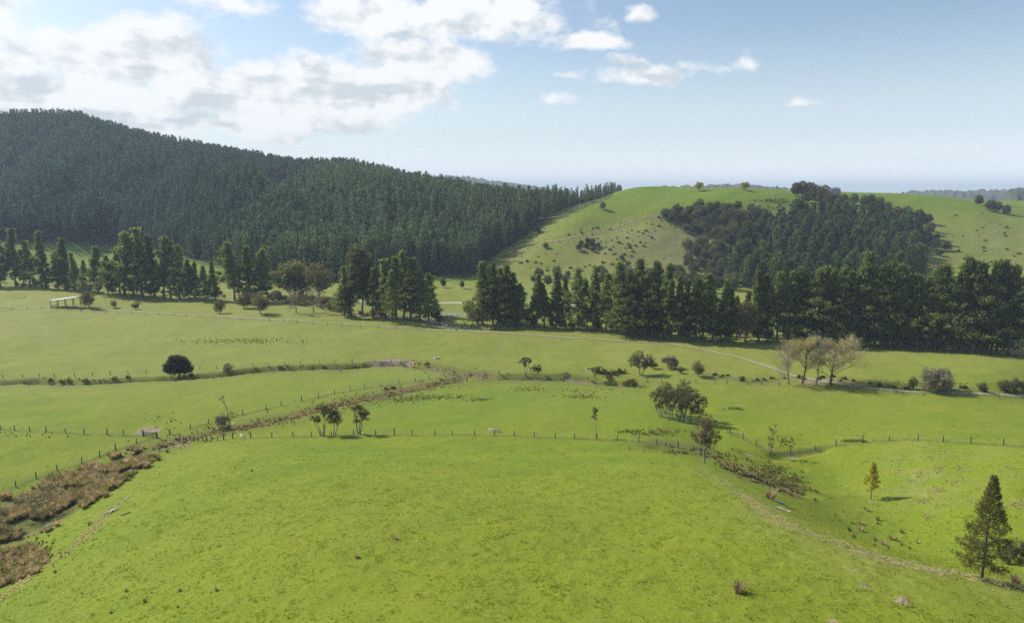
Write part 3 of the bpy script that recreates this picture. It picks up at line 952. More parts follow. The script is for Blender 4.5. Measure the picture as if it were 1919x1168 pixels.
def shrub_mesh(seed, rx, rz, n, leaves, ls, mat, name='bush'):
    """low rounded bush, one mesh: leaf clumps spread through an uneven dome"""
    r = np.random.default_rng(seed)
    mb = MB()
    d = rdir(r, n); d[:, 2] = np.abs(d[:, 2])
    lump = 0.75 + 0.35 * np.sin(d[:, 0] * 3 + seed) * np.cos(d[:, 1] * 4 + seed * 2)
    pos = d * (lump * (0.45 + 0.55 * r.random(n) ** 0.5))[:, None] * np.array([rx, rx, rz])
    C = np.repeat(pos, leaves, 0) + r.normal(0, ls * 0.5, (n * leaves, 3))
    C[:, 2] = np.maximum(C[:, 2], 0.02)
    D = rdir(r, n * leaves) + np.repeat(d, leaves, 0) * 0.8 + np.array([0, 0, 0.2])
    mb.kites(C, D, ls * r.uniform(.7, 1.3, len(C)), ls * 0.55, r, np.repeat(np.clip(r.normal(.45, .27, n), 0, 1), leaves))
    return mb.mesh(name, mat)


def scatter(name, protos, pts, scl, rotz, label, cat, tilt=0.0, kind='stuff'):
    n = len(pts)
    me = bpy.data.meshes.new(name)
    me.vertices.add(n); me.vertices.foreach_set('co', np.asarray(pts, np.float32).ravel())
    a = me.attributes.new('scl', 'FLOAT', 'POINT'); a.data.foreach_set('value', np.asarray(scl, np.float32))
    rv = np.stack([rng.normal(0, tilt, n), rng.normal(0, tilt, n), rotz], -1).astype(np.float32) if tilt else np.stack([np.zeros(n), np.zeros(n), rotz], -1).astype(np.float32)
    a = me.attributes.new('rotv', 'FLOAT_VECTOR', 'POINT'); a.data.foreach_set('vector', rv.ravel())
    a = me.attributes.new('pick', 'INT', 'POINT'); a.data.foreach_set('value', rng.integers(0, len(protos), n).astype(np.int32))
    col = bpy.data.collections.new(name + '_sources')
    for k, pm in enumerate(protos):
        col.objects.link(bpy.data.objects.new(name + '_source', pm))
    ng = bpy.data.node_groups.new(name, 'GeometryNodeTree')
    ng.interface.new_socket('Geometry', in_out='INPUT', socket_type='NodeSocketGeometry')
    ng.interface.new_socket('Geometry', in_out='OUTPUT', socket_type='NodeSocketGeometry')
    N = ng.nodes.new
    gi, go = N('NodeGroupInput'), N('NodeGroupOutput')
    ci_, iop = N('GeometryNodeCollectionInfo'), N('GeometryNodeInstanceOnPoints')
    ci_.inputs['Collection'].default_value = col
    ci_.inputs['Separate Children'].default_value = True
    ci_.inputs['Reset Children'].default_value = True

    def attr(nm, ty):
        q = N('GeometryNodeInputNamedAttribute'); q.data_type = ty; q.inputs['Name'].default_value = nm
        return q.outputs['Attribute']
    lk = ng.links.new
    lk(gi.outputs[0], iop.inputs['Points']); lk(ci_.outputs[0], iop.inputs['Instance'])
    iop.inputs['Pick Instance'].default_value = True
    lk(attr('pick', 'INT'), iop.inputs['Instance Index'])
    lk(attr('rotv', 'FLOAT_VECTOR'), iop.inputs['Rotation'])
    lk(attr('scl', 'FLOAT'), iop.inputs['Scale'])
    lk(iop.outputs[0], go.inputs[0])
    o = link(name, me)
    md = o.modifiers.new('scatter', 'NODES'); md.node_group = ng
    return tag(o, label, cat, None, kind)


def ground_pts(n, poly=None, box=None, margin=0.0):
    """random points of the ground inside a plan polygon"""
    x0, y0 = poly.min(0); x1, y1 = poly.max(0)
    x = rng.uniform(x0, x1, n); y = rng.uniform(y0, y1, n)
    k = in_poly(x, y, poly)
    x, y = x[k], y[k]
    return np.stack([x, y, height(x, y)], -1)


def zmax(ms):
    best = 0.0
    for m_ in ms:
        if m_ is not None:
            v_ = np.empty(len(m_.vertices) * 3, np.float32); m_.vertices.foreach_get('co', v_)
            best = max(best, float(np.percentile(v_[2::3], 99.8)))
    return best


def put_tree(name, meshes, p, s, label, cat, group=None, rz=None, sxy=1.0):
    o = empty(name, (p[0], p[1], p[2] - 0.05), rng.random() * 6.28 if rz is None else rz)
    o.scale = (s * sxy, s * sxy, s)
    tag(o, label, cat, group)
    for m_ in meshes:
        if m_ is not None:
            part = link(m_.name.split('.')[0], m_, o)
            if m_.name.startswith('buds'):
                part['kind'] = 'stuff'
    return o


def put_bush(name, mesh, p, s, label, cat, group=None, sz=1.0):
    o = link(name, mesh, None, (p[0], p[1], p[2] - 0.05), (0, 0, rng.random() * 6.28), (s, s, s * sz))
    return tag(o, label, cat, group)


# ------------------------------------------------------------------ plantation forest on the hill
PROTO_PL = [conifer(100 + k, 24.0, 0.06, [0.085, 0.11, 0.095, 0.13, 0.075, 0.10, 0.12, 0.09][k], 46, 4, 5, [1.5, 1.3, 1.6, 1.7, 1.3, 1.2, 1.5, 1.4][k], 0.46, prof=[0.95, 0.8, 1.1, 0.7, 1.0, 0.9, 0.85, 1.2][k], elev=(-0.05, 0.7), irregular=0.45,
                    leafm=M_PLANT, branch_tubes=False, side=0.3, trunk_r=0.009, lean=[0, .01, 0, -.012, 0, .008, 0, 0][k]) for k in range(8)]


def one_mesh(pair, name):
    """join trunk and crown of a conifer for the far-off mass"""
    tr, cr = pair
    me = cr.copy(); me.name = name
    import bmesh
    bm = bmesh.new(); bm.from_mesh(cr)
    nf = len(bm.faces)
    bm.from_mesh(tr)
    bm.faces.ensure_lookup_table()
    for f in bm.faces[nf:]:
        f.material_index = 1
    bm.to_mesh(me); bm.free()
    me.materials.append(M_BARK)
    return me


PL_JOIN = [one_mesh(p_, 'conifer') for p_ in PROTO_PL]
sp = 4.7
gx, gy = np.meshgrid(np.arange(-1150, 330, sp), np.arange(405, 1120, sp))
gx = (gx + rng.uniform(-2.0, 2.0, gx.shape)).ravel(); gy = (gy + rng.uniform(-2.0, 2.0, gy.shape)).ravel()
gz = height(gx, gy)
k = forest_mask(gx, gy, gz)
k &= fbm(gx / 17, gy / 17, 2, 78) > 0.24
gx, gy, gz = gx[k], gy[k], gz[k]
apx, apy, af = project(gx, gy, gz)
k = (apx > -180) & (apx < 1165)
# skip trees far down the hidden back of the ridge
tpy = project(gx, gy, gz + 26)[1]
for _ in range(1):
    colbin = np.clip(((apx + 200) / 12).astype(int), 0, 130)
    best = np.full(131, 9999.0); ybest = np.zeros(131)
    for b_ in range(131):
        m_ = colbin == b_
        if m_.any():
            q_ = np.argmin(apy[m_]); ybest[b_] = gy[m_][q_]
    k &= gy < ybest[colbin] + 45
gx, gy, gz, apx, apy = gx[k], gy[k], gz[k], apx[k], apy[k]
fs = 0.62 + 0.46 * rng.random(len(gx)) ** 1.2 + 0.35 * (fbm(gx / 60, gy / 60, 2, 77) - 0.5)
fs *= np.interp(apx, [0, 850, 1000, 1165], [1, 1, 0.85, 0.62])
order = np.argsort(gy + 0.0 * gx - 0.12 * np.abs(apx - 600))
front = np.zeros(len(gx), bool)
# the individual edge trees: nearest rows along the lower edge of the plantation
edge_d = np.interp(apx, FB_X, FB_Y) - apy
cand = np.where((apx > -20) & (apx < 1000))[0]
front[cand[np.argsort(gy[cand])[:290]]] = True
sky_tree = np.zeros(len(gx), bool)
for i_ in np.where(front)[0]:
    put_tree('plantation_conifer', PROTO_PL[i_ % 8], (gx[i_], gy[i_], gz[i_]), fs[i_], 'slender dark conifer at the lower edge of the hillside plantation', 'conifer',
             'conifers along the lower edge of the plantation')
r_ = ~front
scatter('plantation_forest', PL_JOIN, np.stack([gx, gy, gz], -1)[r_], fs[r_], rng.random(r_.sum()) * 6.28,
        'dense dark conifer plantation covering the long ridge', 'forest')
print('forest', len(gx))

# ------------------------------------------------------------------ shelterbelt pines
PINES = [conifer(200 + k, 26.0, [0.10, 0.16, 0.07, 0.20, 0.12, 0.08, 0.24, 0.13][k], [0.18, 0.14, 0.20, 0.15, 0.21, 0.16, 0.18, 0.13][k], 88, 8, 12, 1.0, 0.27,
                 prof=[0.95, 1.1, 0.85, 0.8, 1.0, 1.05, 0.85, 1.15][k], elev=(0.10, 0.95), irregular=0.75, leafm=M_PINE, lean=[0, .02, -.02, .03, 0, .01, -.03, 0][k], gap=0.06, side=0.3)
         for k in range(8)]
LEFT = """0,438,537 30,433,537 57,455,538 87,438,541 110,474,542 125,450,543 141,476,545 160,490,549 184,465,552 204,482,553 234,440,555 250,455,556
267,433,557 291,447,559 308,448,560 320,462,560 337,463,561 355,490,562 368,493,562 385,500,562 405,492,563 440,458,564 467,465,565 502,470,566 488,490,566 -25,450,536 45,470,532 225,470,550"""
for q in LEFT.split():
    a, t_, b = map(float, q.split(','))
    p = P(a, b)
    put_tree('shelterbelt_pine', PINES[rng.integers(0, 8)], p, metres(b - t_, p) / 26.0 * 1.02, 'tall dark pine in the shelterbelt behind the open shed', 'pine tree', 'pines of the shelterbelt behind the shed', sxy=rng.uniform(1.15, 1.5))
MID = "645,503,593 658,498,594 700,505,596 723,490,597 743,485,598 757,475,599 770,488,600 787,508,601 803,515,601 735,510,603 712,515,592"
for q in MID.split():
    a, t_, b = map(float, q.split(','))
    p = P(a, b)
    put_tree('riverside_pine', PINES[rng.integers(0, 8)], p, metres(b - t_, p) / 26.0 * 1.02, 'dark pine in the clump on the near side of the stony stream', 'pine tree', 'pines of the clump beside the stream', sxy=rng.uniform(1.2, 1.5))
RIGHT = """904,498,610 924,488,611 947,493,611 960,520,612 974,528,613 1006,510,614 1020,525,614 1041,506,615 1060,520,616 1084,508,618 1100,520,619 1114,510,620 1136,512,622 1157,502,626
1176,515,629 1194,497,631 1210,512,633 1221,503,634 1241,508,636 1256,520,638 1270,515,639 1289,530,640 1305,525,640 1316,517,640 1335,535,641 1349,533,641 1365,545,641 1422,508,641 1438,512,641
1456,506,641 1475,510,641 1493,499,641 1510,512,643 1528,505,644 1546,501,645 1560,510,646 1573,502,647 1590,512,648 1605,500,649 1620,486,650 1638,498,651 1656,499,651 1670,508,652 1685,504,653 1702,515,654
1718,518,655 1735,512,656 1752,510,657 1770,500,658 1785,495,658 1800,483,659 1814,500,660 1827,493,661 1845,500,662 1856,505,662 1867,496,663 1890,505,665 1905,520,666 1925,512,668 1950,515,669
1500,522,634 1600,520,640 1700,525,645 1190,520,624 1120,530,613 935,510,604 1380,560,636 1400,548,630 1060,545,607 1470,535,632 1560,530,638 1660,530,643 1770,525,650 1850,530,655"""
for q in RIGHT.split():
    a, t_, b = map(float, q.split(','))
    t_ += rng.uniform(-7, 9)
    p = P(a, b)
    put_tree('windbreak_pine', PINES[rng.integers(0, 8)], p, metres(b - t_, p) / 26.0 * 1.02, 'tall green pine in the long windbreak beyond the gravel track', 'pine tree', 'pines of the long windbreak beyond the track', sxy=rng.uniform(1.0, 1.4))

# ------------------------------------------------------------------ pines on the hillside
HP = [conifer(300 + k, 17.0, 0.08, 0.19 + 0.02 * (k % 3), 46, 5, 7, 1.5, 0.55, prof=[0.7, 0.55, 0.85, 0.6][k], elev=(0.1, 0.9), irregular=0.6, leafm=M_HILLPINE, side=0.3, branch_tubes=False) for k in range(4)]
STAND = poly_world(L('1385,475 1425,445 1470,430 1560,420 1620,418 1690,430 1725,450 1730,500 1700,540 1450,548 1370,530'))
pts = ground_pts(2600, STAND)
keep = []
for q in pts:
    if all((q[0] - w_[0]) ** 2 + (q[1] - w_[1]) ** 2 > 5.6 ** 2 for w_ in keep):
        keep.append(q)
print('hill pines', len(keep))
for q in keep[:290]:
    put_tree('hillside_pine', HP[rng.integers(0, 4)], q, rng.uniform(0.68, 1.15), 'blue-green pine in the dense stand on the hillside below the cattle', 'pine tree', 'pines of the hillside stand')
for a, t_, b in [(1490, 374, 432), (1481, 385, 430), (1499, 380, 432), (1440, 400, 440)]:
    p = P(a, b)
    put_tree('tall_pine', HP[rng.integers(0, 4)], p, metres(b - t_, p) / 17, 'tall dark pine standing above the hillside stand below the cattle', 'pine tree', 'tall pines above the hillside stand')

# ------------------------------------------------------------------ native bush, cypress, gorse on the hill
NB = [broadleaf(400 + k, [(0, 0, 0.2, 0.1, 2.2)], [(0, 0, 4.2, 2.3, 2.2, 2.0, 0), (1.3, 0.5, 3.4, 1.7, 1.6, 1.5, 0), (-1.2, -0.6, 3.0, 1.6, 1.8, 1.6, 0), (0.2, 1.2, 2.6, 1.6, 1.5, 1.5, 0)],
                16, 22, 0.40, 0.75, M_BUSH, M_BARKG, 0.14, limb=(k == 0)) for k in range(4)]


def fill_bushes(poly, n, mind, smin, smax, name, protos, label, cat, group, sz=(0.9, 1.2), clump=0.0):
    pts = ground_pts(n * 14, poly); keep = []
    if clump:
        pts = pts[fbm(pts[:, 0] / 22, pts[:, 1] / 22, 2, 140) > clump]
    for q in pts:
        if len(keep) >= n:
            break
        if all((q[0] - w_[0]) ** 2 + (q[1] - w_[1]) ** 2 > mind ** 2 for w_ in keep):
            keep.append(q)
    for q in keep:
        s = rng.uniform(smin, smax)
        pr = protos[rng.integers(0, len(protos))]
        if isinstance(pr, tuple):
            put_tree(name, pr, q, s, label, cat, group)
        else:
            put_bush(name, pr, q, s, label, cat, group, rng.uniform(*sz))
    return keep


fill_bushes(poly_world(L('1232,404 1300,390 1400,396 1450,420 1400,455 1340,470 1330,440 1285,438')), 62, 4.4, 1.0, 1.7, 'native_tree', NB,
            'rounded grey-green native tree in the bush patch under the hill plateau', 'tree', 'native trees under the plateau')
fill_bushes(poly_world(L('1285,465 1330,450 1385,480 1420,545 1330,550 1270,525')), 46, 4.2, 0.9, 1.6, 'native_tree', NB,
            'rounded native tree in the gully below the dirt spur', 'tree', 'native trees in the gully')
fill_bushes(poly_world(L('965,512 1040,520 1130,512 1200,515 1280,512 1300,540 1000,540')), 34, 5.0, 0.6, 1.15, 'native_tree', NB,
            'grey-green native tree along the foot of the green hill', 'tree', 'native trees at the foot of the hill')
fill_bushes(poly_world(L('925,480 960,440 1010,412 1070,380 1125,372 1100,388 1030,425 985,455 945,488')), 34, 5.0, 0.55, 1.1, 'native_tree', NB,
            'grey-green native tree in the scrubby edge between plantation and hill', 'tree', 'native trees between plantation and hill')
fill_bushes(poly_world(L('1080,462 1110,455 1125,462 1112,474 1085,472')), 8, 3.5, 0.55, 0.8, 'native_tree', NB,
            'low dark native tree in the small isolated patch on the open hill face', 'tree', 'native trees in the isolated patch')
fill_bushes(poly_world(L('1725,420 1745,430 1775,470 1765,490 1735,470 1715,440')), 16, 4.5, 0.6, 1.1, 'native_tree', NB,
            'grey-green native tree scattered beside the pine stand', 'tree', 'native trees beside the pine stand')
CYP = [broadleaf(450 + k, [(0, 0, 0.3, 0, 3.5)], [(0, 0, 8.0, 4.0, 3.6, 3.2, 0), (2.4, 0.8, 6.0, 3.0, 2.6, 2.4, 0), (-2.3, -0.6, 5.6, 2.8, 2.8, 2.5, 0), (0.3, 1.6, 4.2, 3.0, 2.8, 2.6, 0), (0, -1.8, 4.5, 3, 2.6, 2.6, 0)],
                 15, 22, 0.5, 0.95, M_MACRO, M_BARK, 0.3, limb=(k == 0)) for k in range(3)]
for a, b, s in [(1492, 367, 1.0), (1503, 369, 1.15), (1516, 372, 1.2), (1528, 376, 1.15), (1540, 381, 1.1), (1552, 386, 1.0), (1565, 388, .9), (1580, 386, .85), (1600, 384, .8), (1620, 388, .85),
                (1632, 388, .9), (1648, 392, .9), (1662, 403, .9), (1680, 411, .9), (1698, 413, .95), (1722, 416, .85), (1738, 420, .7), (1545, 372, 1.0), (1510, 380, .8)]:
    put_tree('cypress', CYP[rng.integers(0, 3)], P(a, b), s, 'broad brown-green cypress in the old shelterbelt climbing over the hilltop', 'tree', 'cypresses of the hilltop shelterbelt')
for a, b, s in [(1834, 384, .75), (1856, 396, .85), (1868, 398, .8), (1886, 402, .7)]:
    put_tree('cypress', CYP[rng.integers(0, 3)], P(a, b), s, 'dark rounded cypress beyond the bare grassy spur of the hill', 'tree', 'cypresses beyond the grassy spur')
YT = broadleaf(470, [(0, 0, 0, 0, 2.0)], [(0, 0, 4.0, 3.0, 3.0, 2.2, 0), (1.5, 0, 3.2, 2, 2, 1.6, 0)], 14, 14, 0.6, 0.8, M_YELLOWLEAF, M_BARK, 0.2)
for a, nm in [(1310, 'yellow-green'), (1396, 'golden')]:
    p = P(a, 357)
    put_tree('yellow_tree', YT, p, 1.15, nm + ' rounded tree on the skyline behind the hill plateau', 'tree')
for a, b, s in [(1130, 393, 1.0), (1022, 466, .7), (1165, 488, .6)]:
    put_tree('lone_tree', NB[1], P(a, b), s, 'single rounded grey tree standing alone on the open green hill face', 'tree', 'lone trees on the hill face')

GB = [shrub_mesh(500 + k, 1.5, 1.15, 34, 9, 0.42, M_GORSE if k < 3 else M_GORSEY, 'gorse') for k in range(4)]
HF = poly_world(L('960,495 1040,450 1130,420 1230,405 1290,440 1300,505 1150,505 1000,510'))
fill_bushes(HF, 85, 3.2, 0.35, 1.1, 'gorse_bush', GB[:3], 'small dark gorse bush on the dry face of the green hill', 'bush', 'gorse bushes on the hill face', clump=0.55)
fill_bushes(poly_world(L('1330,440 1390,440 1400,470 1390,530 1340,520 1325,480')), 40, 3.2, 0.8, 1.6, 'gorse_bush', GB, 'olive gorse bush in the thicket between spur and pine stand', 'bush', 'gorse bushes beside the pine stand')
fill_bushes(poly_world(L('1745,430 1800,385 1900,420 1919,495 1790,500')), 26, 6.0, 0.4, 1.0, 'gorse_bush', GB[:3], 'small dark gorse bush on the grassy slope beside the pine stand', 'bush', 'gorse bushes on the grassy slope', clump=0.52)
# ------------------------------------------------------------------ valley trees beyond and among the shelterbelts
GUM = broadleaf(480, [(0, 0, .8, 0, 9)], [(0, 0, 19, 5.2, 5, 5, 0), (-4, 0, 15, 4, 4, 3.6, 0), (4, 1, 15, 4.2, 4, 3.8, 0), (1, -2, 11, 4.6, 4, 3.4, 0), (-1.5, 1, 23, 3, 3, 2.8, 0)], 13, 16, 0.8, 1.3, M_MANUKA, M_BARKG, 0.45)
p = P(680, 590); put_tree('broad_tree', GUM, p, metres(590 - 463, p) / 26, 'large rounded olive broadleaf tree rising among the streamside pines', 'tree', None, 0.3)
WL = broadleaf(481, [(0, 0, .4, 0, 3)], [(0, 0, 9, 4.6, 4, 4, 0), (3, 0, 7, 3.6, 3.4, 3.2, 0), (-3, 0, 7, 3.4, 3.4, 3.2, 0), (0, -2, 5, 4, 3, 3, 0)], 14, 16, 0.7, 1.0, M_WILLOW, M_BARK, 0.4)
p = P(552, 560); put_tree('willow', WL, p, metres(70, p) / 13, 'pale green willow with silvery top behind the bare shrubs', 'tree', None, 1.0, 1.1)
BL = broadleaf(482, [(0, 0, .4, 0, 3)], [(0, 0, 8, 4.2, 4, 4, 0), (2.6, 0, 6, 3.2, 3.2, 3, 0), (-2.6, 0, 6, 3.2, 3.2, 3, 0)], 11, 11, 0.6, 1.2, M_BROWNLEAF, M_BARKG, 0.35)
p = P(598, 562); put_tree('brown_tree', BL, p, metres(70, p) / 12, 'brownish open-crowned tree beside the pale green willow', 'tree', None, 2.0, 1.1)
p = P(1396, 641); put_tree('brown_tree', BL, p, metres(75, p) / 12, 'low brownish tree filling the gap in the long windbreak', 'tree', None, 1.2, 1.1)
p = P(880, 596); put_tree('yellow_willow', WL, p, metres(33, p) / 13, 'short yellow-green willow beside the stony stream bend', 'tree', None, 2.2)
GREY = [bare_tree(600 + k, 9, 0.22, 0.12, (10, 7, 5), 0.95, 6, 0.6, M_BROWNLEAF, 2, 0.3) for k in range(2)]
for a, t_, b, nm in [(555, 531, 587, 'tall grey leafless shrub tree below the willow'), (588, 535, 586, 'wide grey-brown leafless tree right of the willow clump')]:
    p = P(a, b); put_tree('bare_tree', GREY[int(a) % 2], p, metres(b - t_, p) / zmax(GREY[0]), nm.replace('right of the willow clump', 'between willow and streamside pines'), 'tree', None)
SHR = [broadleaf(620 + k, [(-.3, 0, -.4, 0, 1.4), (.3, 0, .4, 0, 1.4)], [(0, 0, 3, 1.7, 1.6, 1.5, 0), (-1.1, .2, 2.4, 1.2, 1.2, 1.1, 0), (1.1, -.2, 2.3, 1.3, 1.2, 1.1, 1), (.1, -.5, 1.7, 1.4, 1.2, 1.0, 1)],
                 15, 30, 0.26, 0.6, M_MANUKA, M_BARKG, 0.1) for k in range(3)]
for a, t_, b, lab in [(167, 545, 576, 'dark rounded shrub tree beside the open-fronted shed'), (412, 562, 588, 'small dark shrub standing on the track verge behind the fence'), (461, 548, 578, 'tall narrow brown shrub against the pines'),
                      (488, 548, 588, 'big rounded olive shrub on the track verge'), (213, 563, 577, 'low grey-green bush between the shed tree and the pines'), (255, 566, 580, 'low sprawling bush by the track near the shed'),
                      (895, 588, 607, 'dark bush on the stream bank under the windbreak')]:
    p = P(a, b); put_tree('shrub', SHR[rng.integers(0, 3)], p, metres(b - t_, p) / 4.4, lab, 'shrub', None)
for a, t_, b in [(830, 518, 540), (866, 525, 541)]:
    p = P(a, b); put_tree('small_tree', NB[2], p, metres(b - t_, p) / 6.2, 'small tree alone in the bright green far paddock', 'tree', 'small trees in the far paddock', None, 0.6)
UND = poly_world(L('640,592 800,598 940,608 1100,618 1250,636 1500,640 1900,662 1900,650 1500,628 1250,622 1000,605 640,582'))
fill_bushes(UND, 120, 3.2, 0.5, 1.25, 'understorey_shrub', SHR, 'low grey-brown shrub under the windbreak pines', 'shrub', 'shrubs under the windbreak')
UND2 = poly_world(L('0,535 250,553 500,566 640,590 640,575 500,556 250,545 0,525'))
fill_bushes(UND2, 75, 3.2, 0.4, 1.0, 'understorey_shrub', SHR, 'low grey-brown shrub under the pines behind the shed', 'shrub', 'shrubs under the pines behind the shed')

# ------------------------------------------------------------------ paddock trees
TOT = broadleaf(700, [(0, 0, .1, 0, 1.6)], [(0, 0, 3.9, 3.5, 3.3, 2.6, 0), (2.2, .3, 3.1, 2.2, 2.4, 1.7, 0), (-2.3, -.2, 3.3, 2.2, 2.4, 1.9, 0), (-1.2, -.8, 2.4, 2.0, 2.0, 1.0, 0), (2.9, .3, 2.5, 1.3, 1.5, .9, 0), (-.9, 0, 5.7, 2.0, 1.8, 1.2, 0), (1.3, 0, 5.2, 1.6, 1.6, 1.2, 0), (-3.3, 0, 3.0, 1.2, 1.3, 1.1, 0)], 30, 34, 0.24, 0.6, M_TOTARA, M_BARK, 0.3)
p = P(336, 708); put_tree('dark_tree', TOT, p, metres(43, p) / zmax(TOT), 'dense dark green round tree beside the ditch', 'tree', None, 0.0, .96)
sp_b = bare_tree(701, 3.2, 0.05, 0.1, (8, 5, 4), 0.8, 5, 0.35, M_WILLOW, 2, 0.6, 3)
p = P(426, 700); put_tree('sapling_shrub', sp_b, p, metres(20, p) / zmax(sp_b), 'thin grey-green bare shrub above the ditch bank near the dark round tree', 'shrub', None)


def manuka(seed, trunks, blobs, tr=0.09, cl=24, lv=36, ls=0.16, cr=0.36, lm=None):
    return broadleaf(seed, trunks, blobs, cl, lv, ls, cr, lm or M_MANUKA, M_BARKG, tr, 0.35, 0.2, True, 0.8)


# the trio by the knoll fence, sizes in metres
mk = manuka(710, [(-.2, 0, -1.0, 0, 2.6), (0, .1, -.6, .2, 2.2)], [(-1.3, 0, 3.7, .85, .8, .95, 0), (-.8, .1, 2.9, .6, .6, .8, 1)])
p = P(603, 817); put_tree('leaning_manuka', mk, p, metres(46, p) / zmax(mk), 'leaning multi-stemmed manuka at the start of the knoll fence', 'tree', None, 0.0)
mk = manuka(711, [(0, 0, .5, 0, 4.2), (.1, 0, .9, 0, 3.6)], [(-.3, 0, 5.0, 1.5, 1.0, .45, 0), (.9, 0, 4.8, 1.0, .9, .5, 0), (.3, .2, 4.0, .6, .6, .6, 0)])
p = P(606, 816.5); put_tree('tall_manuka', mk, p, metres(59, p) / zmax(mk), 'slim tall manuka with flat top between two fuller ones by the fence', 'tree', None, 0.0)
mk = manuka(712, [(0, 0, .1, 0, 1.7), (.25, 0, .4, .1, 1.8)], [(.2, 0, 3.1, 1.25, 1.1, 1.35, 0), (-.4, .1, 3.6, .9, .9, .9, 0), (.8, 0, 2.6, .9, .8, .9, 1), (.1, 0, 4.3, .8, .8, .6, 1)])
p = P(626, 816); put_tree('full_manuka', mk, p, metres(53, p) / zmax(mk), 'full rounded manuka on short twin trunks by the fence', 'tree', None, 0.0)
mk = manuka(713, [(0, 0, -.3, 0, 3.2), (.15, 0, .2, 0, 2.2), (.3, 0, .35, 0, 2.4)], [(-.5, 0, 4.6, 1.0, .9, .75, 0), (.7, 0, 3.7, 1.0, .9, .85, 2), (1.05, 0, 2.9, .8, .8, .7, 2), (-.1, 0, 2.6, .8, .8, .55, 1), (.5, 0, 4.3, .6, .6, .5, 2)])
p = P(672, 814); put_tree('tiered_manuka', mk, p, metres(59, p) / zmax(mk), 'manuka with tiered clumps on upright stems beside a white log', 'tree', None, 0.0)
# middle pair by the ditch
mk = manuka(714, [(0, 0, -.4, 0, 2.6), (.1, 0, .6, 0, 2.8)], [(-.9, 0, 4.1, 1.0, .9, .75, 0), (0, 0, 4.6, 1.1, 1.0, .7, 0), (.9, 0, 4.2, .8, .8, .6, 1), (-.3, .2, 3.2, .8, .7, .6, 0)])
p = P(985, 706); put_tree('open_manuka', mk, p, metres(38, p) / zmax(mk), 'open tall manuka beside the ditch, taller of a pair', 'tree', None, 0.0)
mk = manuka(715, [(0, 0, .2, 0, 1.6), (-.3, 0, -.5, 0, 1.5)], [(.2, 0, 2.7, 1.4, 1.2, 1.0, 0), (-.8, 0, 2.4, 1.0, .9, .8, 1), (.9, 0, 2.5, .8, .8, .7, 0)])
p = P(1006, 709); put_tree('spreading_manuka', mk, p, metres(27, p) / zmax(mk), 'wide spreading manuka beside the ditch, shorter of a pair', 'tree', None, 0.0)
mk = manuka(716, [(0, 0, .1, 0, 2.2)], [(0, 0, 3.0, 1.1, 1.0, .9, 0), (-1.0, 0, 3.3, .9, .8, .5, 0), (.8, 0, 3.5, .8, .8, .6, 0)])
p = P(1115, 718); put_tree('small_manuka', mk, p, metres(33, p) / zmax(mk), 'small manuka leaning over the scrubby ditch before the dark thicket', 'tree', None, 0.0)
mk = manuka(717, [(0, 0, -.2, 0, 1.8), (.5, 0, .6, 0, 1.6)], [(-.4, 0, 4.2, 1.8, 1.7, 1.5, 0), (1.2, 0, 3.6, 2.0, 1.8, 1.5, 1), (-1.6, 0, 3.2, 1.5, 1.5, 1.3, 0), (2.6, 0, 3.0, 1.3, 1.3, 1.0, 1), (.3, -.5, 2.6, 1.8, 1.5, 1.1, 0)], 0.16)
p = P(1199, 703); put_tree('broad_manuka', mk, p, metres(46, p) / zmax(mk), 'broad dark bushy tree above the ditch, beside the bare grey shrub', 'tree', None, 0.0)
p = P(1225, 692); put_tree('shrub', SHR[1], p, 0.55, 'low dark shrub tucked against the broad bushy tree', 'shrub', None)
sg = bare_tree(720, 4.5, 0.09, 0.12, (9, 6, 5), 0.8, 6, 0.4, M_BROWNLEAF, 3, 0.5, 3)
p = P(1254, 692); put_tree('grey_shrub', sg, p, metres(26, p) / zmax(sg), 'bare grey upright shrub between the broad tree and a rounded shrub', 'shrub', None)
p = P(1307, 706); put_tree('round_shrub', SHR[2], p, metres(28, p) / 4.2, 'rounded brown-green shrub on the bank by the paddock fence', 'shrub', None)
p = P(1275, 700); put_tree('low_shrub', SHR[0], p, 0.45, 'low spreading shrub on the bank below the grey shrub', 'shrub', None)
for a, b, s in [(1138, 702, .9), (1152, 703, .7), (1125, 700, .8), (1164, 700, .8)]:
    put_bush('thicket_bush', GB[0], P(a, b), s * 1.3, 'dark low bush of the thicket along the ditch', 'bush', 'thicket bushes along the ditch')
for a, b, s in [(1142, 709, .9), (1184, 719, 1.1), (1172, 722, .7)]:
    put_bush('gorse_bush', GB[3], P(a, b), s, 'yellow-tinged gorse bush in front of the dark thicket', 'bush', 'yellow gorse by the thicket')
fill_bushes(poly_world(L('1340,700 1400,711 1470,706 1560,706 1640,719 1720,727 1850,730 1960,733 1960,738 1850,735 1720,732 1640,725 1560,713 1470,713 1400,717 1330,706')), 46, 1.8, 0.3, 0.75, 'bank_scrub', GB[:3],
            'low dark scrub bush on the bank above the gravel track', 'bush', 'scrub bushes on the track bank')
fill_bushes(poly_world(L('425,556 520,566 640,588 640,578 520,556 425,548')), 26, 3.0, 0.5, 1.2, 'verge_shrub', SHR,
            'grey-brown shrub in the thicket between the pines and the track', 'shrub', 'shrubs of the trackside thicket')
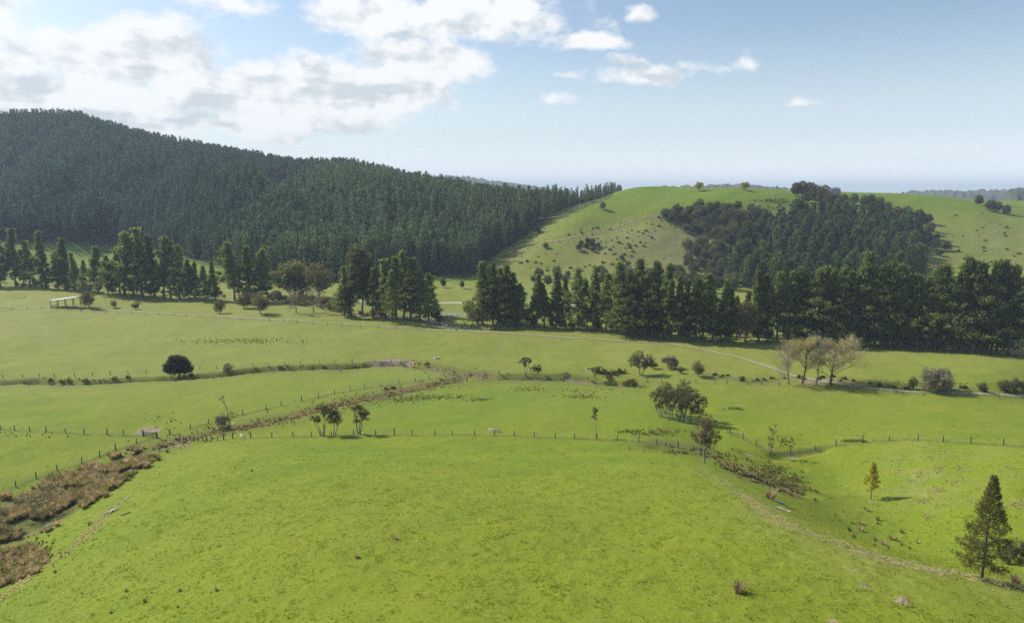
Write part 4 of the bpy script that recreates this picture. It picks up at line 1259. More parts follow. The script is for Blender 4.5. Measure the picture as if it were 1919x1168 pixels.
# kanuka grove
GROVE = [(1238, 782, 58, -.5), (1255, 788, 66, -.1), (1272, 791, 72, .1), (1290, 795, 68, .3), (1303, 797, 60, .6), (1280, 785, 76, 0), (1248, 776, 62, -.2)]
for k, (a, b, hp, ln) in enumerate(GROVE):
    mk = manuka(730 + k, [(0, 0, ln, 0, 3.0), (.3, .2, ln + .4, 0, 3.2), (-.3, 0, ln - .4, .2, 2.6)],
                [(ln, 0, 5.6, 1.2, 1.2, 1.1, 0), (ln + .9, .2, 4.6, 1.1, 1.0, 1.0, 1), (ln - .9, 0, 4.4, 1.1, 1.0, .9, 2), (ln * .8, -.2, 3.4, 1.2, 1.0, .9, 0), (ln + .2, .3, 2.4, .9, .9, .7, 1)], 0.1, 20, 34)
    p = P(a, b); put_tree('kanuka', mk, p, metres(hp, p) / zmax(mk), 'multi-stemmed kanuka in the dense grove above the damp hollow', 'tree', 'kanuka of the dense grove', 0.0)
mk = manuka(740, [(0, 0, .15, 0, 3.0)], [(.1, 0, 4.5, 1.4, 1.2, 1.4, 0), (-.7, 0, 3.6, 1.1, 1.0, 1.0, 0), (.8, 0, 3.7, 1.2, 1.0, 1.0, 0), (.2, 0, 5.7, 1.0, 1.0, 1.0, 0), (.3, .1, 2.8, 1.0, .9, .6, 0)], 0.12, 26, 34, lm=M_BROWNMANUKA)
p = P(1319, 868); put_tree('brown_manuka', mk, p, metres(96, p) / zmax(mk), 'single-trunked brown manuka on the edge of the knoll', 'tree', None, 0.0)
mk = manuka(741, [(0, 0, -.35, 0, 4.1)], [(-.5, 0, 4.7, .6, .6, .75, 0), (-.3, .1, 5.6, .7, .6, .55, 0), (-.6, 0, 6.2, .45, .45, .4, 0)], 0.07)
p = P(1119, 821); put_tree('slender_manuka', mk, p, metres(60, p) / zmax(mk), 'slender manuka with small tuft on a long bent trunk by the fence', 'tree', None, 0.0)
mk = manuka(742, [(0, 0, .3, 0, 3.2), (-.2, 0, -.1, 0, 2.2)], [(.4, 0, 4.4, .65, .6, .8, 0), (.1, 0, 3.2, .6, .6, .6, 1), (0, 0, 1.5, .5, .5, .6, 1), (.6, 0, 5.1, .4, .4, .4, 0)], 0.08, 14, 24)
p = P(1442, 853); put_tree('wispy_manuka', mk, p, metres(62, p) / zmax(mk), 'wispy upright manuka standing on the gully fence line', 'tree', None, 0.0)
dd = bare_tree(743, 4.0, 0.09, 0.3, (8, 5, 4), 0.9, 7, 0.4, M_MANUKA, 3, 0.4, 2)
p = P(412, 805); put_tree('dying_shrub', dd, p, metres(30, p) / zmax(dd), 'grey half-dead shrub in the marshy strip', 'shrub', None, 0.0)
mk = manuka(744, [(0, 0, -.7, 0, 6.0)], [(-1.4, 0, 6.3, .45, .45, .3, 0), (-.8, 0, 6.6, .45, .4, .3, 0), (0.9, .1, 3.0, .9, .8, .6, 0)], 0.09, 16, 24)
p = P(430, 805); put_tree('spindly_tree', mk, p, metres(66, p) / zmax(mk), 'spindly tree with two small tufts on a long bare stem in the marsh', 'tree', None, 0.0)

# bare poplars on the track
for k, (a, b, hp, bud, lab) in enumerate([(1479, 722, 82, 0, 'leafless slanting tree, outermost of four in a row by the track'), (1503, 721, 95, 9, 'budding yellowish tree, between the slanting and the slim leafless trees'),
                                          (1529, 722, 93, 0, 'slim leafless grey tree between two broader trees by the track'), (1556, 722, 98, 6, 'broad leafless tree with wide round crown by the track bend')]):
    bt = bare_tree(750 + k, 13, [.2, .26, .2, .28][k], [.14, .3, .2, .2][k], (15, 9, 6), [.62, .6, .5, .78][k], 6, 0.75, M_BUD, bud, 0.75)
    p = P(a, b); put_tree('poplar', bt, p, metres(hp, p) / zmax(bt), lab, 'tree', None, None, [1.25, 1.2, 1.1, 1.6][k])
bs = bare_tree(760, 6, 0.12, 0.06, (14, 8, 6), 0.8, 7, 0.5, M_WILLOW, 2, 0.55, 5)
p = P(1755, 735); put_tree('bare_bush', bs, p, metres(46, p) / zmax(bs), 'large dome-shaped leafless bush beside the gravel track', 'bush', None, None, 0.95)
p = P(1710, 731); put_tree('shrub', SHR[0], p, metres(24, p) / 4.3, 'small upright shrub beside the dome-shaped leafless bush', 'shrub', None, None, .8)
for a, b, s, lab in [(1880, 735, .72, 'dark rounded bush in the hedge remnant by the track'), (1902, 735, .85, 'taller dark bush in the hedge remnant by the track'), (1919, 737, .7, 'half-hidden dark bush at the end of the hedge remnant'), (1840, 735, .55, 'pale low bush in the hedge remnant by the track')]:
    put_tree('hedge_bush', SHR[rng.integers(0, 3)], P(a, b), s, lab, 'bush')
p = P(1910, 672); put_tree('grey_willow', GREY[0], p, metres(38, p) / zmax(GREY[0]), 'pale grey leafless tree in front of the windbreak', 'tree', None, None, 1.3)

# the two young conifers in the gully
SPR = conifer(770, 10.0, 0.11, 0.30, 165, 12, 8, 0.26, 0.06, prof=0.92, elev=(-0.05, 0.75), irregular=0.16, leafm=M_SPRUCE, bark=M_BARK, droop=0.18, side=0.2, trunk_r=0.014, sway=0.004, gap=0.04, updir=0.1)
p = P(1840, 1084); put_tree('young_redwood', SPR, p, metres(203, p) / zmax(SPR), 'tall ragged olive-green young conifer on the bank of the gully', 'conifer', None, 0.6, 0.86)
LAR = conifer(771, 5.0, 0.24, 0.22, 60, 9, 7, 0.20, 0.06, prof=0.8, elev=(0.1, 0.8), irregular=0.35, leafm=M_LARCH, bark=M_BARK, side=0.16, trunk_r=0.011, sway=0.003, updir=0.3)
p = P(1632, 937); put_tree('golden_larch', LAR, p, metres(74, p) / zmax(LAR), 'small golden-yellow conifer on a bare trunk in the gully', 'conifer', None, 0.0)
p = P(1905, 1052); put_tree('scrub_bush', SHR[1], p, 0.55, 'scrubby bush behind the tall young conifer', 'bush')
p = P(1885, 1058); put_tree('scrub_bush', SHR[2], p, 0.4, 'low scrubby bush touching the tall young conifer', 'bush')

# left gully: bare saplings
for a, b, hp, lab in [(78, 968, 62, 'thin leafless sapling in the middle of the brown sedge'), (14, 1002, 42, 'grey leafless sapling at the lower edge of the brown sedge'), (0, 975, 40, 'dark leafless sapling beside the gully fence')]:
    st_ = bare_tree(int(780 + a), 4, 0.05, 0.2, (7, 4, 3), 0.75, 4, 0.4, M_WILLOW, 1, 0.5, 2)
    p = P(a, b); put_tree('sapling', st_, p, metres(hp, p) / zmax(st_), lab, 'sapling')

# ------------------------------------------------------------------ fences
POST = MB(); POST.tube([(0, 0, -.3), (0, 0, .6), (0, 0, 1.2)], [.10, .098, .095], 6)
POST = POST.mesh('post', M_POST)
STRAIN = MB(); STRAIN.tube([(0, 0, -.3), (0, 0, .8), (0, 0, 1.4)], [.13, .125, .12], 8)
STRAIN = STRAIN.mesh('strainer_post', M_POST)


def fence(label, pix, spacing, hgt=1.0, wires=(.35, .7, 1.05), skip=None):
    ln = poly_world(L(pix))
    seg = np.r_[0, np.cumsum(np.linalg.norm(np.diff(ln, axis=0), axis=1))]
    n = max(2, int(round(seg[-1] / spacing)) + 1)
    s = np.linspace(0, seg[-1], n)
    s[1:-1] += rng.normal(0, spacing * 0.07, n - 2)
    xy = np.stack([np.interp(s, seg, ln[:, j]) for j in range(2)], -1)
    z = height(xy[:, 0], xy[:, 1])
    root = empty('fence', (xy[0, 0], xy[0, 1], z[0]))
    tag(root, label, 'fence', None)
    for i in range(n):
        st = i in (0, n - 1) or i % 14 == 7
        link('strainer_post' if st else 'post', STRAIN if st else POST, root, (xy[i, 0] - xy[0, 0], xy[i, 1] - xy[0, 1], z[i] - z[0]),
             (rng.normal(0, .04), rng.normal(0, .04), rng.random()), (1, 1, hgt * rng.uniform(.88, 1.1)))
    m = max(n, int(seg[-1] / 1.5))
    ss = np.linspace(0, seg[-1], m)
    wx = np.stack([np.interp(ss, seg, ln[:, j]) for j in range(2)], -1)
    wz = np.interp(ss, s, z)
    for h_ in wires:
        mb = MB(); mb.tube(np.c_[wx - xy[0], wz - z[0] + h_ * hgt], .006, 3, cap=False)
        link('wire', mb.mesh('wire', M_WIRE), root)
    return root


fence('post and wire fence running along the back of the grassy knoll', '470,822 560,819 700,816 850,816 1000,820 1140,826 1250,836 1312,852', 4.3)
fence('wire fence curving round the head of the gully below the larger paddock', '1368,812 1400,826 1440,850 1480,851 1547,839 1613,830 1690,825 1760,828 1840,833 1935,840', 4.3)
fence('fence with dark posts along the brown sedge gully', '-30,948 25,916 58,903 92,889 124,879 155,869 185,858 212,847 259,831 294,821', 4.2, 1.05)
fence('fence dividing two paddocks and ending at the timber gate', '-30,803 67,810 150,814 212,815 268,819', 4.5)
fence('fence beside the long marshy strip', '318,816 372,800 447,780 492,769 592,747 627,738 685,728 770,717 820,708 880,702 935,703', 5.0)
fence('fence above the incised ditch past the dark round tree', '-30,707 130,707 187,705 243,702 300,697 406,691 506,687 600,683 660,681', 5.2)
fence('short fence beside the stony ditch crossing', '758,690 788,692 821,697 851,704', 3.6)
fence('roadside fence in front of the gravel track near the shed', '-30,579 60,580 150,584 240,589 330,593 430,599 560,606 640,613 740,618', 7.0)
fence('fence below the bank with the rounded shrub', '1212,716 1296,718 1350,720 1401,721 1460,724', 4.8)
fence('low fence along the near edge of the gravel track beside the bare bush', '1640,737 1750,744 1850,747 1950,750', 6.0)
fence('closely spaced rail fence of the small stock yard', '337,826 365,827 395,828 419,825', 1.1, .9, (.3, .55, .8, 1.0))
fence('short fence between yard and knoll gateway', '419,825 436,823', 1.6, 1.05)


# ------------------------------------------------------------------ timber gates
def gate(label, pa, pb, nbar=5, mat=M_POST):
    a, b = P(*pa), P(*pb)
    root = empty('gate', (a[0], a[1], a[2]), math.atan2(b[1] - a[1], b[0] - a[0]))
    tag(root, label, 'gate')
    ln = float(np.hypot(b[0] - a[0], b[1] - a[1])); dz = b[2] - a[2]
    for i_ in range(nbar):
        mb = MB(); z_ = .22 + .2 * i_
        mb.box((ln / 2, 0, 0), (ln, .04, .10))
        link('rail', mb.mesh('rail', mat), root, (0, 0, z_ + dz / 2))
    for x_ in (.06, ln - .06):
        mb = MB(); mb.box((0, .045, .62), (.1, .045, 1.12)); link('stile', mb.mesh('stile', mat), root, (x_, 0, dz / 2))
    mb = MB(); q = math.atan2(.85, ln - .2)
    R = np.array([[cos(q), 0, -sin(q)], [0, 1, 0], [sin(q), 0, cos(q)]])
    mb.box((ln / 2, -.045, .62), (math.hypot(ln - .2, .85), .04, .09), R); link('brace', mb.mesh('brace', mat), root, (0, 0, dz / 2))
    return root


gate('weathered timber gate standing in the muddy gateway between two paddocks', (269, 819), (296, 820.5))
gate('short pale timber gate at the foot of the knoll', (450, 822), (460, 824), 4, M_PALETIMBER)

# ------------------------------------------------------------------ open-fronted shed
pa, pb = P(96, 577), P(139, 577.5)
shed = empty('open_shed', tuple((pa + pb) / 2), 0.04)
tag(shed, 'open-fronted pole shed with a sloping white iron roof beside the track', 'shed')
wd = float(np.hypot(*(pb - pa)[:2])); dp = 5.0
zl, zr = metres(12.5, pa), metres(18.5, pb)
PM = MB(); PM.tube([(0, 0, -.3), (0, 0, .5), (0, 0, 1.0)], [.16, .15, .15], 8); PM = PM.mesh('pole', M_POST)
for x_ in (-.5, -.167, .167, .5):
    for y_ in (0, dp):
        link('pole', PM, shed, (x_ * wd * .97, y_, 0), (0, 0, 0), (1, 1, zl + (zr - zl) * (x_ + .5)))
sl = math.atan2(zr - zl, wd)
R = np.array([[cos(sl), 0, -sin(sl)], [0, 1, 0], [sin(sl), 0, cos(sl)]])
for y_ in (0, dp):
    mb = MB(); mb.box((0, y_, (zl + zr) / 2 + .1), (wd / cos(sl), .1, .25), R); link('beam', mb.mesh('beam', M_POST), shed)
mb = MB()
nx = 44
xs_ = np.linspace(-.52, .52, nx) * wd / cos(sl)
v0 = np.stack([xs_, np.full(nx, -.6), .03 * np.sin(np.arange(nx) * pi)], -1)
vv = []
for y_ in (-.6, dp + .5):
    for zo in (.30, .24):
        q = np.stack([xs_, np.full(nx, y_), zo + .03 * np.cos(np.arange(nx) * pi)], -1) @ R.T + np.array([0, 0, (zl + zr) / 2])
        vv.append(q)
vv = np.concatenate(vv); j = np.arange(nx - 1)[:, None]
mb.add(vv, np.concatenate([j + [0, 1, 2 * nx + 1, 2 * nx], j + [nx, 3 * nx, 3 * nx + 1, nx + 1], j + [0, nx, nx + 1, 1], j + [2 * nx, 2 * nx + 1, 3 * nx + 1, 3 * nx]]))
link('roof', mb.mesh('roof', M_ROOF), shed)
for k_, z_ in enumerate((.35, .75, 1.1)):
    mb = MB(); mb.box((-.333 * wd, .12, z_), (.32 * wd, .05, .2)); link('rail', mb.mesh('rail', M_POST), shed)

# ------------------------------------------------------------------ cattle
def cow_mesh():
    mb = MB()
    xs = np.array([-1.05, -.95, -.7, -.3, .1, .5, .8, .95, 1.2, 1.38, 1.5, 1.75, 1.9])
    zc = np.array([1.15, 1.15, 1.12, 1.05, 1.05, 1.08, 1.12, 1.2, 1.3, 1.38, 1.38, 1.22, 1.15])
    ry = np.array([.08, .26, .32, .36, .38, .34, .28, .2, .15, .14, .14, .1, .07])
    rz = np.array([.08, .28, .34, .40, .42, .40, .36, .28, .2, .17, .16, .12, .08])
    th = np.arange(8) / 8 * 2 * pi
    ring = np.stack([np.repeat(xs[:, None], 8, 1), ry[:, None] * np.cos(th), zc[:, None] + rz[:, None] * np.sin(th)], -1)
    n = len(xs); i_ = np.arange(n - 1)[:, None] * 8; j_ = np.arange(8)[None, :]
    mb.add(ring.reshape(-1, 3), np.stack([i_ + j_, i_ + (j_ + 1) % 8, i_ + 8 + (j_ + 1) % 8, i_ + 8 + j_], -1).reshape(-1, 4))
    for x_, y_, b_ in [(-.75, .2, -.08), (-.75, -.2, -.08), (.65, .18, .03), (.65, -.18, .03)]:
        mb.tube([(x_, y_, 1.0), (x_ + b_, y_, .55), (x_ - b_ * .3, y_, .3), (x_, y_, 0)], [.17, .1, .07, .08], 6)
    mb.tube([(-1.03, 0, 1.35), (-1.15, 0, 1.1), (-1.15, 0, .6)], [.05, .035, .05], 5)
    for s_ in (1, -1):
        mb.tube([(1.42, .12 * s_, 1.48), (1.38, .3 * s_, 1.5)], [.05, .03], 4)
    return mb.mesh('cow', M_COW, True)


COW = cow_mesh()
for k, (a, b) in enumerate([(238, 312), (312, 318), (383, 318), (405, 305), (437, 305), (455, 322), (495, 300), (508, 332), (548, 305), (540, 332), (592, 305), (605, 333), (640, 322), (650, 300), (770, 320), (405, 385),
                            (465, 403), (553, 378), (295, 388), (407, 428), (342, 440), (540, 435), (870, 375), (530, 400)]):
    p = P(1380 + a / 6.85, 330 + b / 6.85 + 2)
    o = link('cow', COW, None, tuple(p), (0, 0, rng.random() * 6.28), (1.1, 1.1, 1.1))
    tag(o, 'black cow grazing on the bright green hill plateau', 'cow', 'cattle on the plateau')

# ------------------------------------------------------------------ hilltop house and hut
def house(name, label, pix, w_, d_, h_, roofh):
    p = P(*pix)
    root = empty(name, tuple(p), 0.3)
    tag(root, label, 'building')
    mb = MB(); mb.box((0, 0, h_ / 2 - .3), (w_, d_, h_ + .6)); link('wall', mb.mesh('wall', M_WALL), root)
    mb = MB(); W2, D2 = w_ / 2 + .5, d_ / 2 + .5
    v = [(-W2, -D2, 0), (W2, -D2, 0), (W2, D2, 0), (-W2, D2, 0), (-W2, 0, roofh), (W2, 0, roofh)]
    mb.add(v, [[0, 1, 5, 4], [2, 3, 4, 5], [3, 2, 1, 0]]); mb.f.append(np.array([[0, 4, 3], [1, 2, 5]]))
    link('roof', mb.mesh('roof', M_ROOF), root, (0, 0, h_ + .02))
    for x_ in (-.28, .22):
        mb = MB(); mb.box((x_ * w_, -d_ / 2 - .03, h_ * .55), (1.6, .08, 1.1)); link('window', mb.mesh('window', M_COW), root)
    mb = MB(); mb.box((0, -d_ / 2 - .03, 1.0), (.95, .09, 2.0)); link('door', mb.mesh('door', M_POST), root)


house('farmhouse', 'grey-roofed house half hidden behind the hilltop shelterbelt', (1556, 372), 13, 8, 7.5, 2.0)
house('hut', 'small dark hut at the start of the hilltop shelterbelt', (1484, 358), 5, 4, 2.6, 0.9)

# ------------------------------------------------------------------ small things lying about
def logs(name, label, pix, n, ln, seed, mat=M_PALETIMBER, spread=1.0):
    r = np.random.default_rng(seed)
    p = P(*pix)
    mb = MB()
    for k_ in range(n):
        a = r.random() * 6.28; l_ = ln * r.uniform(.45, 1.0)
        c = r.normal(0, spread * .35, 2)
        pts_ = []
        for s_ in np.linspace(-.5, .5, 5):
            x_ = c[0] + cos(a) * s_ * l_ + r.normal(0, .05); y_ = c[1] + sin(a) * s_ * l_ + r.normal(0, .05)
            pts_.append((x_, y_, float(height(p[0] + x_, p[1] + y_)[0]) - p[2] + .08 + .25 * r.random() * (k_ > 0)))
        mb.tube(pts_, np.linspace(.09, .03, 5) * (1.4 if k_ == 0 else .8), 5)
    o = link(name, mb.mesh(name, mat), None, tuple(p))
    return tag(o, label, 'log')


logs('fallen_branches', 'heap of bleached fallen branches on the slope above the sedge', (208, 961), 9, 2.2, 5)
logs('grey_log', 'single dark grey log lying on the knoll slope', (245, 962), 1, 1.9, 6, M_POST)
logs('pale_branch', 'pale branch lying in the sedge beside the sapling', (112, 955), 3, 1.7, 7)
logs('bleached_twigs', 'scatter of bleached twigs at the lower sedge margin', (98, 985), 5, 1.2, 8)
logs('white_log', 'white log under the tiered manuka', (684, 814), 2, 1.8, 9)
logs('white_stump', 'pale broken stump and limb beside the brown bush on the knoll edge', (1466, 957), 3, 1.9, 10)
logs('driftwood', 'bleached driftwood in the drain below the stock yard', (305, 845), 4, 1.7, 12)
logs('white_dead_branch', 'white dead branch beneath the spindly tree in the marsh', (437, 797), 3, 1.8, 14)
logs('timber_heap', 'heap of pale brushwood beside the ditch near the spreading manuka', (1060, 703), 9, 3.2, 15, M_DIRT)
mb = MB(); mb.box((0, 0, .16), (2.0, .32, .12)); p = P(1454, 941)
tag(link('white_plank', mb.mesh('white_plank', M_PALETIMBER), None, tuple(p), (0.05, 0.22, -.45)), 'white plank lying beside the brown bush on the knoll edge', 'plank')
# white hay rack on its side by the fence
p = P(925, 811); rk = empty('hay_rack', (p[0], p[1], p[2]), -0.5); tag(rk, 'white timber hay rack lying on the grass behind the knoll fence', 'hay rack')
for y_ in (0, .75):
    mb = MB(); mb.box((0, y_, .62 - y_ * .5), (2.6, .09, .11)); link('rail', mb.mesh('rail', M_PALETIMBER), rk)
    mb = MB(); mb.box((0, y_, .16), (2.6, .09, .11)); link('rail', mb.mesh('rail', M_PALETIMBER), rk)
for x_ in np.linspace(-1.2, 1.2, 7):
    mb = MB(); mb.tube([(x_, -.04, .1), (x_, -.02, .64)], .045, 5); mb.tube([(x_, 0, .66), (x_, .75, .3)], .04, 5); link('slat', mb.mesh('slat', M_PALETIMBER), rk)
# trough in the middle paddock
p = P(818, 672); tr_ = empty('trough', tuple(p)); tag(tr_, 'small white water trough alone in the middle paddock', 'trough')
mb = MB(); th = np.arange(14) / 14 * 2 * pi
prof = [(.75, -.1), (.8, .5), (.72, .5), (.68, .2)]
rings = np.concatenate([np.stack([r0 * np.cos(th), r0 * np.sin(th), np.full(14, z0)], -1) for r0, z0 in prof])
i_ = (np.arange(3) * 14)[:, None]; j_ = np.arange(14)[None, :]
mb.add(rings, np.stack([i_ + j_, i_ + (j_ + 1) % 14, i_ + 14 + (j_ + 1) % 14, i_ + 14 + j_], -1).reshape(-1, 4))
link('tub', mb.mesh('tub', M_ROOF), tr_)
mb = MB(); mb.add(np.c_[.69 * np.cos(th), .69 * np.sin(th), np.full(14, .4)], [list(range(14))]); link('water', mb.mesh('water', M_WATER), tr_)

# ------------------------------------------------------------------ tussocks and rushes
RUSH = [tussock(800 + k, 130, 0.75, 0.6, 0.035, M_RUSH, 'rush') for k in range(3)]
BRUSH = [tussock(810 + k, 150, 0.8, 0.75, 0.04, M_SEDGE, 'sedge') for k in range(3)]
STRAW = [tussock(820 + k, 60, 0.42, 0.5, 0.03, M_STRAW, 'straw') for k in range(3)]
TUFT = [tussock(830 + k, 16, 0.085, 0.30, 0.028, M_GRASS, 'tuft') for k in range(5)]
for a, b, s, m_, lab in [(1385, 1112, 1.25, BRUSH[0], 'big tan tussock alone on the near slope of the knoll'), (1443, 936, 1.9, BRUSH[1], 'wide brown tussock bush on the edge of the knoll beside white timber'),
                         (168, 985, .9, RUSH[0], 'dark upright rush clump below the bleached branches'), (741, 1012, .6, BRUSH[2], 'small tan tussock in the middle of the knoll'),
                         (668, 1046, .6, BRUSH[0], 'flattened tan tussock low on the knoll'), (1903, 1095, 1.1, BRUSH[1], 'tan grass clump at the foot of the tall young conifer'),
                         (440, 879, .45, RUSH[1], 'small rush clump, leftmost of three near the top of the knoll'), (455, 866, .4, RUSH[2], 'small rush clump, highest of three near the top of the knoll'), (472, 884, .55, RUSH[0], 'small rush clump, lowest of three near the top of the knoll'),
                         (310, 838, 1.1, BRUSH[1], 'round tan tussock beside the stock yard'), (250, 868, 1.5, RUSH[2], 'round green tussock at the head of the brown sedge')]:
    lab = lab.replace('leftmost of three', 'middle-sized one of three')
    put_bush('tussock', m_, P(a, b), s, lab, 'tussock')
for a, b, s in [(1645, 983, .55), (1597, 982, .5), (1613, 983, .7), (1592, 996, .8), (1613, 996, .8), (1645, 976, .9), (1690, 1000, .8), (1600, 1010, .7), (1640, 1015, .8), (1670, 1012, .7), (1655, 1022, .7), (1680, 1015, .7), (1690, 1024, .6), (1705, 1030, .6), (1628, 960, .6), (1620, 955, .5),
                (1640, 1025, .6), (1665, 1030, .6), (1720, 1020, .5), (1574, 978, .4), (1555, 935, .4), (1580, 960, .35)]:
    put_bush('rush_clump', (RUSH + BRUSH)[rng.integers(0, 4)], P(a, b), s * 1.05, 'rush clump in the damp bottom of the gully below the golden conifer', 'rush', 'rush clumps in the gully bottom')
for a, b, s, h_ in [(130, 716, 1.0, 3), (160, 715, .9, 3), (118, 717, .8, 0), (215, 711, .8, 3), (480, 694, .9, 3), (525, 690, .8, 3), (652, 692, 1.0, 3), (664, 691, .7, 0), (682, 687, .9, 3), (608, 690, .6, 0),
                    (724, 731, .7, 0), (736, 729, .8, 0), (800, 684, .8, 0), (358, 704, .7, 0), (95, 714, .7, 0), (240, 708, .7, 0)]:
    put_bush('ditch_bush', GB[h_], P(a, b), s * .8, 'small rust-tinged gorse bush on the ditch bank' if h_ == 3 else 'small dark bush on the ditch bank', 'bush', 'rusty bushes on the ditch bank' if h_ == 3 else 'dark bushes on the ditch bank')


def rand_poly(poly, n, smin, smax, zoff=0.0):
    pts = ground_pts(n, poly)
    return pts, rng.uniform(smin, smax, len(pts)), rng.random(len(pts)) * 6.28


# brown sedge
pa_, s1, r1 = rand_poly(SEDGE, 3600, .6, 1.7)
pa_[:, :2] += rng.normal(0, .9, (len(pa_), 2)); pa_[:, 2] = height(pa_[:, 0], pa_[:, 1])
keep = fbm(pa_[:, 0] / 3.5, pa_[:, 1] / 3.5, 3, 91) > .43
pb_, s2, r2 = rand_poly(SEDGE2, 700, .5, 1.1)
ln = resample(DRAIN, 0.12); off = rng.normal(0, 1.5, (len(ln), 2)); q = ln + off
kk = fbm(q[:, 0] / 4, q[:, 1] / 4, 3, 92) > .42
pc_ = np.c_[q, height(q[:, 0], q[:, 1])][kk]; s3 = rng.uniform(.3, .75, len(pc_)); r3 = rng.random(len(pc_)) * 6.28
pd_, s4, r4 = rand_poly(RSEDGE, 420, .25, .65)
scatter('sedge_marsh', BRUSH + [RUSH[0], RUSH[1]], np.concatenate([pa_[keep], pb_, pc_, pd_]), np.r_[s1[keep], s2, s3, s4], np.r_[r1[keep], r2, r3, r4],
        'brown sedge tussocks filling the marshy gully and drain', 'sedge', 0.12)
# rushes in damp ground of the paddocks
P_ = []; S_ = []
for line, n, sd, smin, smax, seed in [(DITCH, 1300, 2.2, .3, .7, 93), (DRAIN, 900, 3.5, .25, .55, 94), (RDRAIN, 600, 3.0, .3, .8, 95), (STREAM, 260, 6, .6, 1.3, 96), (HILLTRACK, 200, 5, .6, 1.1, 97)]:
    ln = resample(line, 1.0)
    q = ln[rng.integers(0, len(ln), n)] + rng.normal(0, sd, (n, 2))
    kk = fbm(q[:, 0] / 5, q[:, 1] / 5, 3, seed) > .47
    q = q[kk]; P_.append(np.c_[q, height(q[:, 0], q[:, 1])]); S_.append(rng.uniform(smin, smax, len(q)))
for a, b, wx_, wy_, n in [(460, 640, 95, 5, 330), (820, 745, 55, 4, 160), (760, 750, 40, 6, 120), (900, 750, 20, 2.5, 60), (990, 730, 28, 4, 70), (1090, 745, 30, 3, 80), (1100, 735, 40, 8, 70), (1380, 767, 14, 3, 36), (1470, 830, 20, 10, 60), (1600, 828, 22, 1.5, 90), (300, 790, 40, 12, 26), (640, 755, 60, 14, 120),
                         (1230, 812, 50, 6, 130), (1180, 810, 20, 3, 40), (60, 815, 60, 10, 24), (1440, 885, 35, 12, 200), (1480, 905, 22, 12, 160), (60, 1040, 50, 25, 200), (35, 558, 22, 2, 20), (240, 1130, 120, 20, 8), (1750, 720, 90, 1.2, 60), (1640, 726, 60, 2, 70)]:
    th = rng.normal(0, 1, (n, 2)) * .6
    pp = np.array([P(a + wx_ * u_, b + wy_ * v_) for u_, v_ in th])
    P_.append(pp); S_.append(rng.uniform(.22, .55, n))
scatter('rushes', RUSH, np.concatenate(P_), np.concatenate(S_), rng.random(sum(map(len, P_))) * 6.28, 'dark rushes in the damp hollows and along the ditches', 'rushes', 0.1)
# pale dead grass along the crest and on the gully side
ln = resample(CREST, 0.5)
q = ln[rng.integers(0, len(ln), 6000)] + rng.normal(0, 0.85, (6000, 2)) * np.array([1.0, 1.2])
kk = fbm(q[:, 0] / 3, q[:, 1] / 3, 3, 98) > .36 + .35 * rng.random(len(q)) ** 1.5 + .2 * np.clip((50 - q[:, 0]) / 30, 0, 1)
q = q[kk]; P_ = [np.c_[q, height(q[:, 0], q[:, 1])]]; S_ = [rng.uniform(.2, .55, len(q)) * np.clip(q[:, 0] / 45, .4, 1.0)]
ln = resample(LEDGE, 0.5); q = ln[rng.integers(0, len(ln), 500)] + rng.normal(0, .6, (500, 2))
P_.append(np.c_[q, height(q[:, 0], q[:, 1])]); S_.append(rng.uniform(.3, .7, 500))
for a, b, n in [(1735, 970, 26), (1755, 920, 40), (1790, 905, 30), (1800, 880, 40), (1725, 890, 22), (1680, 885, 18), (1740, 860, 30), (1770, 850, 20), (1850, 920, 30), (1715, 905, 14), (1685, 865, 12), (1905, 945, 40), (1620, 865, 8), (1660, 920, 6), (1820, 940, 16), (1730, 940, 30), (1890, 880, 16), (1760, 880, 26)]:
    pp = np.array([P(a + 9 * u_, b + 3.5 * v_) for u_, v_ in rng.normal(0, 1, (n, 2))])
    P_.append(pp); S_.append(rng.uniform(.25, .7, n))
scatter('dead_grass', STRAW, np.concatenate(P_), np.concatenate(S_), rng.random(sum(map(len, P_))) * 6.28, 'pale dead grass along the crest of the knoll and gully side', 'dead grass', 0.15)
# short pasture on the knoll and gully side
n = 260000
y_ = 38 + 125 * rng.random(n) ** 0.85
x_ = rng.uniform(-1, 1, n) * (y_ * .82 + 6)
c_ = fbm(x_ / 1.1, y_ / 1.1, 3, 99)
c2 = fbm(x_ / 9, y_ / 9, 2, 100)
kk = (.35 * c_ + .25 * c2 > .08 + .5 * rng.random(n)) & (rng.random(n) > np.clip((y_ - 80) / 80, 0, 1))
x_, y_, c_ = x_[kk], y_[kk], c_[kk]
kk = ~in_poly(x_, y_, SEDGE)
x_, y_, c_ = x_[kk], y_[kk], c_[kk]
print('tufts', len(x_))
scatter('grass', TUFT, np.c_[x_, y_, height(x_, y_)], rng.uniform(.55, 1.15, len(x_)) * (0.6 + 1.2 * np.clip(c_ - .4, 0, .5)), rng.random(len(x_)) * 6.28, 'short green pasture grass on the knoll', 'grass', 0.2)

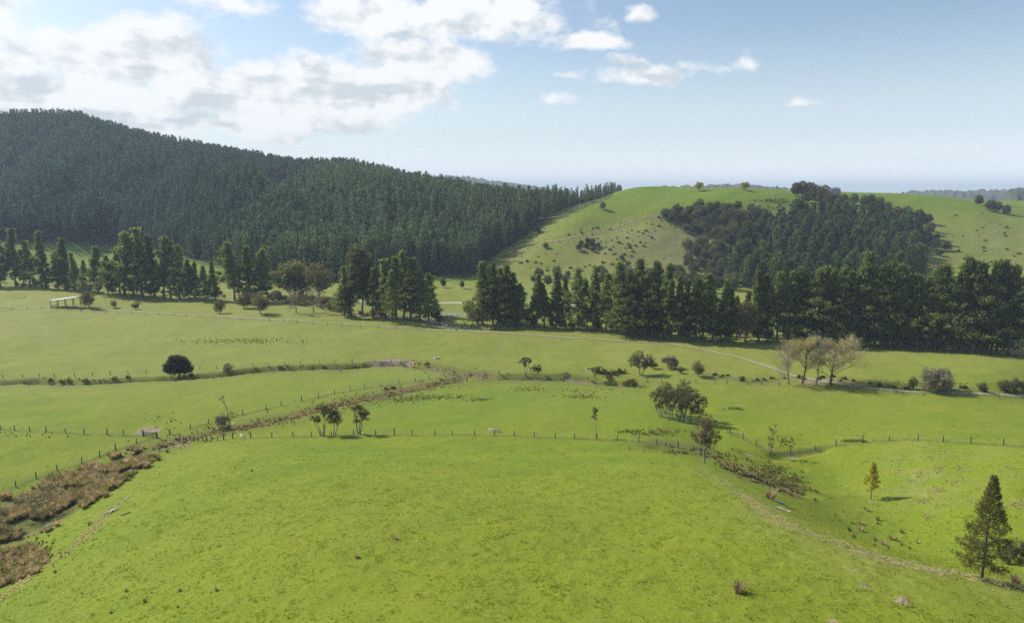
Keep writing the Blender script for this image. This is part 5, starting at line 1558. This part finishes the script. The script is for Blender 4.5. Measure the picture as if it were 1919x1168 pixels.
# stones of the stream bed
r = np.random.default_rng(5)
STN = []
for k in range(4):
    mb = MB()
    d = np.array([[sin(a) * cos(b), sin(a) * sin(b), cos(a)] for a in (.01, .6, 1.1, 1.57, 2.2) for b in np.arange(7) / 7 * 2 * pi])
    d = d * (1 + r.normal(0, .08, (len(d), 1))) * np.array([.5, .4, .28])
    i_ = (np.arange(4) * 7)[:, None]; j_ = np.arange(7)[None, :]
    mb.add(d, np.stack([i_ + j_, i_ + (j_ + 1) % 7, i_ + 7 + (j_ + 1) % 7, i_ + 7 + j_], -1).reshape(-1, 4))
    STN.append(mb.mesh('stone', M_STONE, True))
ln = resample(STREAM, 1.0)
q = ln[rng.integers(0, len(ln), 700)] + rng.normal(0, 2.6, (700, 2))
qp = np.c_[q, height(q[:, 0], q[:, 1]) + .1]
pp = np.array([P(835 + 22 * u_, 590 + 2.0 * v_) for u_, v_ in rng.normal(0, 1, (240, 2))])
pq = np.array([P(735 + 22 * u_, 677 + 1.6 * v_) for u_, v_ in rng.normal(0, .8, (90, 2))])
scatter('stream_stones', STN, np.concatenate([qp, pp, pq]), np.r_[rng.uniform(.3, 1.0, len(qp)), rng.uniform(.3, 1.0, 240), rng.uniform(.2, .5, 90)], rng.random(700 + 330) * 6.28, 'pale rounded stones of the stream bed and ditch crossing', 'stones')

# ------------------------------------------------------------------ distant hills
M_FAR = plain_mat('far_forest', (0.025, 0.04, 0.022), (0.07, 0.085, 0.04), 0.012, 1.0)


def far_hill(profile, Y, depth, seed):
    """a wooded ridge: crest heights read off at bearings, with rounded front and back slopes"""
    a = np.array(L(profile))
    px = np.linspace(a[0, 0], a[-1, 0], 260)
    py = np.interp(px, a[:, 0], a[:, 1])
    rows = 16
    v = np.zeros((rows, len(px), 3))
    crest = np.array([at_Y(x_, y_, Y) for x_, y_ in zip(px, py)])
    for k in range(rows):
        s_ = k / (rows - 1)
        f = sin(pi * (0.04 + 0.94 * s_)) ** 0.8
        yy = Y + (s_ - .5) * depth
        v[k, :, 0] = crest[:, 0] * yy / Y
        v[k, :, 1] = yy
        v[k, :, 2] = -20 + (crest[:, 2] + 20) * f
    n1 = fbm(v[..., 0] / 160, v[..., 1] / 160, 4, seed) - .5
    n2 = vnoise(v[..., 0] / 11, v[..., 1] / 40, seed + 3) - .5
    v[..., 2] += n1 * 22 + n2 * 14
    mb = MB(); nn = len(px)
    i_ = np.arange(rows - 1)[:, None] * nn + np.arange(nn - 1)[None, :]
    mb.add(v.reshape(-1, 3), np.stack([i_, i_ + 1, i_ + nn + 1, i_ + nn], -1).reshape(-1, 4))
    tag(link('distant_hill', mb.mesh('distant_hill', M_FAR)), kind='structure')


far_hill('700,362 790,335 850,329 885,333 920,339 970,346 1060,360', 3200, 900, 3)
far_hill('1180,366 1240,351 1290,349 1350,346 1400,347 1440,351 1480,357 1560,366', 2300, 600, 4)
far_hill('1640,368 1720,360 1760,357 1840,357 1900,354 1960,350 2100,352 2400,345', 2500, 700, 5)
far_hill('1880,366 1895,356 1910,352 1990,350 2200,356', 1500, 300, 6)

# ------------------------------------------------------------------ the air
hz = bpy.data.meshes.new('haze')
mb = MB()
x0, x1, y0, y1, z0, z1 = -13000, 13000, -300, 13500, -60, 215
mb.box(((x0 + x1) / 2, (y0 + y1) / 2, (z0 + z1) / 2), (x1 - x0, y1 - y0, z1 - z0))
m, t = material('haze')
vol = t.n('ShaderNodeVolumePrincipled')
vol.inputs['Color'].default_value = (0.66, 0.81, 1.0, 1)
vol.inputs['Density'].default_value = 0.00015
vol.inputs['Anisotropy'].default_value = 0.0
o_ = t.n('ShaderNodeOutputMaterial'); t.t.links.new(vol.outputs[0], o_.inputs['Volume'])
tag(link('haze', mb.mesh('haze', m)), 'thin pale haze hanging over the valley', 'haze', None, 'stuff')
